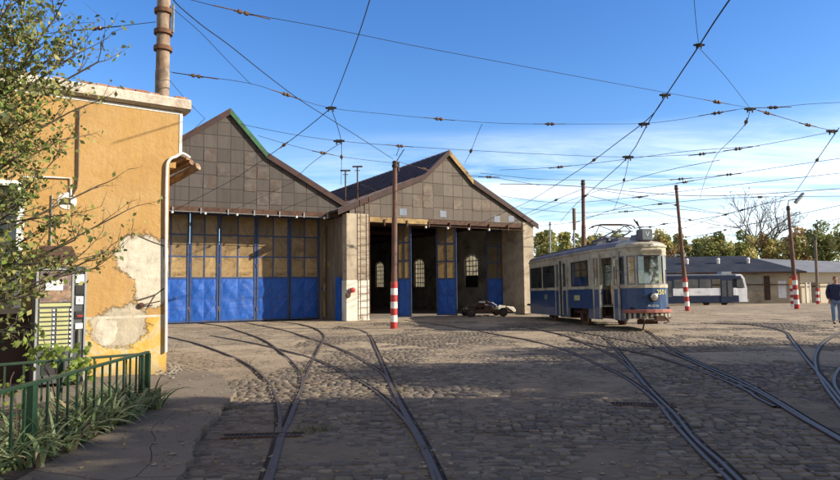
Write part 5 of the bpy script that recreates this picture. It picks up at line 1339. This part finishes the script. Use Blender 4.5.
# ---------------------------------------------------------------- near tree at left
def neartree():
    rr_=random.Random(17);base=Vector((-5.35,6.3,0));e=empty('fruit_tree',base,0,'leafy young tree with thin branches leaning in at the left edge','tree')
    mb=MB();leaves=[];
    def twig(p,d,l,r,dens,dep=0):
        n=4;pts=[p];q=p.copy();dd=d.copy()
        for i in range(n):
            dd=(dd+Vector((rr_.uniform(-1,1),rr_.uniform(-1,1),rr_.uniform(-.7,.9)))*.22).normalized();q=q+dd*l/n;pts.append(q.copy())
        mb.tube(pts,[r*(1-.7*i/n) for i in range(n+1)],5 if r>.008 else 4,cap=False)
        for i in range(1,n+1):
            if dep<2:
                for _ in range(2 if dep==0 else 1):
                    if rr_.random()<.8:
                        nd=(dd+Vector((rr_.uniform(-1,1),rr_.uniform(-1,1),rr_.uniform(-.6,.9)))*.9).normalized();twig(pts[i],nd,l*rr_.uniform(.35,.6),r*.55,dens,dep+1)
            m=int(dens*(1.15 if dep>0 else .4)+rr_.random())
            for _ in range(m):
                leaves.append(pts[i]+Vector((rr_.gauss(0,1),rr_.gauss(0,1),rr_.gauss(0,1)))*.035)
    T0=base
    targets=[(8,8,6.0,2.4),(22,30,6.1,2.6),(55,18,6.3,2.6),(48,60,6.4,2.8),(75,55,6.5,2.4),(98,62,6.6,1.1),(38,95,6.2,3.0),(15,80,6,3.4),(70,112,6.8,1.2),(60,140,6.6,1.0),(20,125,5.9,3.2),(10,160,5.8,3.2),(45,170,6.2,1.6),(28,200,6.1,1.6),(62,215,6.4,.7),(8,215,5.8,2.8),(16,262,5.8,2.4),(100,185,7.0,.25),(118,215,7.1,.3),(105,252,6.9,.9),(75,240,6.6,1.7),(70,262,6.3,2.0),(95,268,6.8,1.2),(8,300,5.6,2.0),(30,272,6.0,.9),(24,240,5.9,1.6),(5,330,5.6,1.2),(-20,60,5.9,3),(-15,120,5.9,3),(-20,200,5.8,3),(30,55,5.9,3),(2,40,6.3,3)]
    for (px,py,Y,dn) in targets:
        tip=at(px,py,Y)
        z=max(.5,min(3.2,tip.z*.55+rr_.uniform(-.3,.3)));st=Vector((T0.x+rr_.uniform(-.12,.12),T0.y+rr_.uniform(-.1,.1),z))
        mid=st.lerp(tip,.5)+Vector((rr_.uniform(-.12,.12),rr_.uniform(-.1,.1),rr_.uniform(-.05,.3)))
        pts=catmull([st,st.lerp(mid,.5)+Vector((0,0,.05)),mid,tip],4);n=len(pts)
        mb.tube(pts,[.020*(1-.8*i/n)+.003 for i in range(n)],6,cap=False)
        for i in range(n//3,n):
            for _ in range(2 if dn>1 else 1):
                d=(pts[i]-pts[i-1]).normalized();nd=(d+Vector((rr_.uniform(-1,1),rr_.uniform(-1,1),rr_.uniform(-.5,.9)))*.8).normalized()
                twig(pts[i],nd,rr_.uniform(.25,.5),.006,dn*(.8 if px<50 else .42),1)
    mb.tube([T0+Vector((0,0,-.1)),T0+Vector((.05,0,1.2)),T0+Vector((-.02,.05,3.4))],[.075,.06,.02],10)
    for v in range(len(mb.v)): mb.v[v]=tuple(Vector(mb.v[v])-base)
    mb.build('trunk',M['bark'],e,smooth=True,recalc=False)
    P=np.array([tuple(l-base) for l in leaves]);rng=np.random.default_rng(3);print('near leaves',len(P))
    V,Fc=leafquads(P,.058,rng,.6,.35);npmesh('crown',V,Fc,[M['leafA'],M['leafB'],M['leafC'],M['vine']],rng.choice(4,p=[.42,.25,.13,.20],size=len(P)),e)
neartree()
# vine / currant shoots by the vending machine
def lobed(c,d,up,s,V,Fc):
    side=d.cross(up).normalized();prof=[(0,0),(.35,.12),(.52,.42),(.34,.44),(.40,.78),(.16,.70),(0,1.05),(-.16,.70),(-.40,.78),(-.34,.44),(-.52,.42),(-.35,.12)]
    b_=len(V)
    V.append(tuple(c+d*s*.45+up*s*.06))
    for (a,q) in prof:V.append(tuple(c+side*a*s+d*q*s-up*s*.12*abs(a)*2))
    for i in range(len(prof)):Fc.append((b_,b_+1+i,b_+1+(i+1)%len(prof)))
rr_=random.Random(8)
def vine(px0,py0,Y,tips,label,nl=9,ls=.085):
    b_=at(px0,py0,Y);b_.z=.05;e=empty('vine_shoot',b_,0,label,'vine','leafy shoots in the planted bed');mb=MB();V=[];Fc=[]
    for (px,py) in tips:
        tp=at(px,py,Y)-b_;pts=catmull([Vector((0,0,0)),tp*.4+Vector((.04,0,.1)),tp*.8+Vector((-.03,0,.05)),tp],4)
        mb.tube(pts,.005,5)
        for k in range(nl):
            i=rr_.randrange(len(pts)//2,len(pts));c=pts[i]+Vector((rr_.uniform(-.09,.09),rr_.uniform(-.08,.08),rr_.uniform(-.07,.06)))
            d=Vector((rr_.uniform(-1,1),rr_.uniform(-.8,.2),rr_.uniform(-.9,.3))).normalized();up=Vector((rr_.uniform(-.4,.6),-.7,rr_.uniform(.2,.9))).normalized()
            up=(up-d*up.dot(d)).normalized();lobed(c,d,up,ls*rr_.uniform(.7,1.3),V,Fc)
    mb.build('stem',M['bark'],e);q=MB();q.v=V;q.f=Fc;q.m=[0]*len(Fc);q.build('leaves',M['vine'],e,recalc=False)
vine(58,400,7.9,[(28,338),(34,352),(52,345),(62,350),(44,330)],'vine shoot with lobed leaves before the lower left of the vending machine',11)
vine(75,400,7.6,[(74,360),(80,350),(86,362),(92,345),(70,372)],'vine shoot with lobed leaves before the lower right of the vending machine',10)
vine(12,440,5.6,[(6,388),(14,372),(20,384)],'pale green shoot rising behind the railing at the left edge',8,.05)
# iris bed
ir=random.Random(12);V=[];Fc=[];mi=[]
def blade(p,d,l,w_,droop,m):
    n=6;b_=len(V);side=Vector((-d.y,d.x,0)).normalized();side=(side+Vector((0,0,ir.uniform(-.3,.3)))).normalized();q=p.copy();v=Vector((d.x*.35,d.y*.35,1)).normalized()
    for i in range(n+1):
        ww=w_*(1-(i/n)**2.2)*.5+.0005;V.append(tuple(q-side*ww));V.append(tuple(q+side*ww))
        v=(v+Vector((d.x,d.y,-.75))*droop*(.2+i*.18)).normalized();q=q+v*l/n
    for i in range(n):Fc.append((b_+2*i,b_+2*i+1,b_+2*i+3,b_+2*i+2));mi.append(m)
clumps=[]
for k in range(120):
    t=ir.random();px=f1.x+fd.x*1.3*t;py=f1.y+fd.y*1.3*t
    off=ir.uniform(-.55,.24);px+=off*1.0;dist=0
    clumps.append((px,py+ir.uniform(-.1,.1)))
for (cx_,cy_) in clumps:
    for _ in range(ir.randint(8,14)):
        a=ir.uniform(0,2*PI);d=Vector((math.cos(a),math.sin(a),0));r=ir.random()
        blade(Vector((cx_+ir.uniform(-.05,.05),cy_+ir.uniform(-.05,.05),.06)),d,ir.uniform(.28,.60),ir.uniform(.026,.046),ir.uniform(.12,.75),1 if r<.16 else 0)
o=npmesh('iris_bed',V,Fc,[M['iris'],M['irisdry']],mi);tag(o,'drooping strap leaved iris plants crowding the green railing','plants',kind='stuff')
mb=MB();a_=f1+Vector((.30,.1,0));b_=f1+fd*1.4+Vector((.22,0,0));mb.v=[(a_.x-.15,a_.y,.075),(b_.x,b_.y,.075),(b_.x-3,b_.y,.075),(a_.x-2.6,a_.y-.8,.075),(a_.x-.9,a_.y+.25,.075)];mb.f=[(0,1,2,3,4)];mb.m=[0]
o=mb.build('planting_bed',M['soil']);tag(o,kind='structure')
# grass tufts between rails, fallen leaves
V=[];Fc=[];mi=[]
def tuft(x,y_,s,n):
    for _ in range(n):
        a=ir.uniform(0,2*PI);d=Vector((math.cos(a),math.sin(a),0));blade(Vector((x+ir.gauss(0,s),y_+ir.gauss(0,s*.6),gz(x,y_))),d,ir.uniform(.04,.11),.006,ir.uniform(.1,.5),0)
for (px,py,s,n) in((315,430,.12,120),(306,434,.08,50),(300,372,.06,40),(400,392,.05,30),(170,352,.15,60),(172,365,.2,90),(228,410,.08,40),(640,345,.1,40),(420,450,.06,30)):
    p=G(px,py);tuft(p.x,p.y,s,n)
for k in range(150):
    px=ir.uniform(170,840);py=ir.uniform(316,345);p=G(px,py);tuft(p.x,p.y,.18,7)
for k in range(60):
    px=ir.uniform(688-14,688+20);p=G(px,ir.uniform(310,314));tuft(p.x,p.y,.3,6)
o=npmesh('grass_tufts',V,Fc,[M['grass']],mi);tag(o,'sparse grass tufts growing in the joints of the yard','grass',kind='stuff')
rng=np.random.default_rng(2);n=1500;P=[]
while len(P)<n:
    if rng.random()<.45:
        x=rng.uniform(-4.8,-1.2);y_=rng.uniform(4,11.5)
    else: x=rng.uniform(-4,8);y_=rng.uniform(4,24)
    P.append((x,y_,gz(x,y_)+ (.078 if inpoly(x,y_) else .035)))
P=np.array(P);V,Fc=leafquads(P,.045,rng,.7);V[:,2]=np.repeat(P[:,2],4)+(V[:,2]-np.repeat(P[:,2],4))*.35
o=npmesh('fallen_leaves',V,Fc,[M['fallen'],M['irisdry']],rng.integers(0,2,n));tag(o,'small dry fallen leaves scattered over pavement and setts','leaves',kind='stuff')
# loose stones and rubble
V=[];rb=MB()
def rock(p,s):
    b_=len(rb.v);pts=[]
    for (a,c,d) in((0,0,1),(1,0,.2),(.3,.95,.3),(-.8,.6,.1),(-.8,-.6,.3),(.3,-.95,.1),(0,0,-.6)):
        rb.v.append((p[0]+a*s*ir.uniform(.7,1.2),p[1]+c*s*ir.uniform(.7,1.2),p[2]+d*s*.7*ir.uniform(.7,1.1)))
    for i in range(5):
        rb.f+=[(b_,b_+1+i,b_+1+(i+1)%5),(b_+6,b_+1+(i+1)%5,b_+1+i)];rb.m+=[0,0]
for k in range(1600):
    py=338+140*ir.random()**1.6;px=ir.uniform(150,840);p=G(px,py);inp=inpoly(p.x,p.y)
    rock((p.x,p.y,p.z+(.07 if inp else .008)),ir.uniform(.006,.02)*(1 if ir.random()<.9 else 2))
for k in range(160):
    p=G(ir.gauss(172,7),ir.gauss(371,4));rock((p.x,p.y,.07),ir.uniform(.012,.05))
o=rb.build('rubble',mat('rubble_stone',(.26,.22,.17),(.14,.12,.10),.9,9,.4),recalc=True);tag(o,'loose gravel and plaster rubble on the yard surface','rubble',kind='stuff')
for (pxa,pya,pxb,pyb,lab) in((222,438,303,436,'narrow iron drain grate crossing between the left rails'),(612,405,676,407,'narrow iron drain grate crossing the rails right of centre')):
    a_=G(pxa,pya);b_=G(pxb,pyb);L_=(b_-a_).length;an=math.atan2(b_.y-a_.y,b_.x-a_.x)
    e=empty('drain_grate',(a_.x,a_.y,.014),an,lab,'drain grate','drain grates in the yard')
    mb=MB();mb.box((0,-.09,-.02),(L_,-.07,.012));mb.box((0,.07,-.02),(L_,.09,.012));mb.build('frame',M['rustdark'],e)
    mb=MB();x=.03
    while x<L_-.03: mb.box((x,-.069,-.015),(x+.018,.069,.008));x+=.045
    mb.build('bars',M['black'],e)
# ---------------------------------------------------------------- person
def person():
    Y=23.6;g=at(837.5,322,Y);z0=gz(g.x,Y);e=empty('person',(g.x,Y,z0),math.radians(-25),'person in navy jacket and pale blue jeans walking at the right edge','person')
    def skin(name,nodes,edges,m,parent,sub=2,root=0):
        me=bpy.data.meshes.new(name);me.from_pydata([n_[0] for n_ in nodes],edges,[]);o=bpy.data.objects.new(name,me);COL.objects.link(o);o.parent=parent;me.materials.append(M[m])
        o.modifiers.new('s','SKIN')
        if not me.skin_vertices: 
            bpy.context.view_layer.objects.active=o
            bm=bmesh.new();bm.from_mesh(me);bm.verts.layers.skin.verify();bm.to_mesh(me);bm.free()
        for i,n_ in enumerate(nodes):
            r=n_[1];me.skin_vertices[0].data[i].radius=r if isinstance(r,tuple) else (r,r)
        me.skin_vertices[0].data[root].use_root=True
        s_=o.modifiers.new('d','SUBSURF');s_.levels=sub;s_.render_levels=sub
        return o
    # faces -y
    N=[((0,0,.95),(.15,.11)),((0,0,1.15),(.14,.10)),((0,-.01,1.36),(.18,.115)),((0,0,1.48),(.075,.07)),((0,-.015,1.56),.055),((0,-.03,1.66),(.075,.09)),((0,-.03,1.73),(.065,.075)),
       ((-.19,0,1.42),.058),((-.25,.03,1.16),.047),((-.24,-.06,.93),.034),((-.235,-.09,.84),(.036,.022)),
       ((.19,0,1.42),.058),((.25,-.02,1.16),.047),((.25,-.12,.95),.034),((.245,-.15,.86),(.036,.022)),
       ((-.10,0,.88),.095),((-.11,-.10,.50),.062),((-.11,-.04,.10),.043),((-.11,-.18,.05),.035),
       ((.10,0,.88),.095),((.11,.05,.50),.062),((.11,.22,.14),.043),((.11,.10,.05),.035)]
    Ed=[(0,1),(1,2),(2,3),(3,4),(4,5),(5,6),(2,7),(7,8),(8,9),(9,10),(2,11),(11,12),(12,13),(13,14),(0,15),(15,16),(16,17),(17,18),(0,19),(19,20),(20,21),(21,22)]
    body=skin('body',N,Ed,'skin',e)
    for sx,h_ in((-1,N[10][0]),(1,N[14][0])):
        for k in range(4):
            x=h_[0]+(k-1.5)*.019;L_=[.075,.085,.08,.06][k]
            q=MB();q.tube([(x,h_[1],h_[2]+.01),(x,h_[1]-.01,h_[2]-.04),(x+.004,h_[1]+.012,h_[2]-.04-L_*.6)],[.010,.009,.007],6);q.build('finger',M['skin'],body,smooth=True)
        q=MB();q.tube([(h_[0]-sx*.025,h_[1]-.01,h_[2]+.04),(h_[0]-sx*.05,h_[1]-.04,h_[2]),(h_[0]-sx*.045,h_[1]-.045,h_[2]-.035)],[.013,.011,.008],6);q.build('thumb',M['skin'],body,smooth=True)
    J=[((0,0,.76),(.245,.185)),((0,0,1.05),(.225,.17)),((0,-.005,1.25),(.225,.17)),((0,0,1.42),(.18,.13)),((0,0,1.52),(.085,.08)),
       ((-.21,0,1.41),.078),((-.275,.03,1.16),.068),((-.255,-.06,.93),.052),((.21,0,1.41),.078),((.275,-.02,1.16),.068),((.265,-.12,.95),.052)]
    skin('jacket',J,[(0,1),(1,2),(2,3),(3,4),(3,5),(5,6),(6,7),(3,8),(8,9),(9,10)],'navy',e)
    T_=[((0,0,.92),(.155,.12)),((-.10,0,.84),.112),((-.115,-.10,.50),.083),((-.11,-.04,.09),.066),((.10,0,.84),.112),((.115,.05,.50),.083),((.11,.215,.14),.066)]
    skin('jeans',T_,[(0,1),(1,2),(2,3),(0,4),(4,5),(5,6)],'denim',e)
    for a_ in(((-.11,-.03,.06),(-.11,-.20,.045)),((.11,.20,.11),(.11,.07,.035))):
        s_=Vector(a_[0]);q_=Vector(a_[1]);skin('shoe',[(tuple(s_),.05),(tuple((s_+q_)/2),.05),(tuple(q_),.04)],[(0,1),(1,2)],'shoe',e)
    skin('hair',[((0,.02,1.63),(.07,.07)),((0,0,1.72),(.086,.098)),((0,-.03,1.775),(.07,.08))],[(0,1),(1,2)],'hair',e)
    q=MB();q.tube([(0,-.10,1.68),(0,-.135,1.645),(0,-.105,1.635)],[.010,.014,.012],6);q.build('nose',M['skin'],body,smooth=True)
    q=MB();q.tube([(-.025,-.105,1.605),(.025,-.105,1.605)],.006,5);q.build('mouth',M['red'],body)
    for sx in(-1,1):
        q=MB();q.lathe((sx*.03,-.104,1.675),[(.011,-.004),(.011,.004)],8,'y');q.build('eye',M['black'],body)
        q=MB();q.lathe((sx*.082,-.02,1.66),[(.03,-.01),(.03,.01)],10,'x');q.build('ear',M['skin'],body,smooth=True)
person()
# ---------------------------------------------------------------- output
SC.view_settings.view_transform='Standard';SC.view_settings.look='None';SC.view_settings.exposure=.85;SC.view_settings.gamma=1
SC.render.resolution_x=1024;SC.render.resolution_y=585
SC.cycles.max_bounces=8;SC.cycles.transparent_max_bounces=12
bpy.context.view_layer.update()
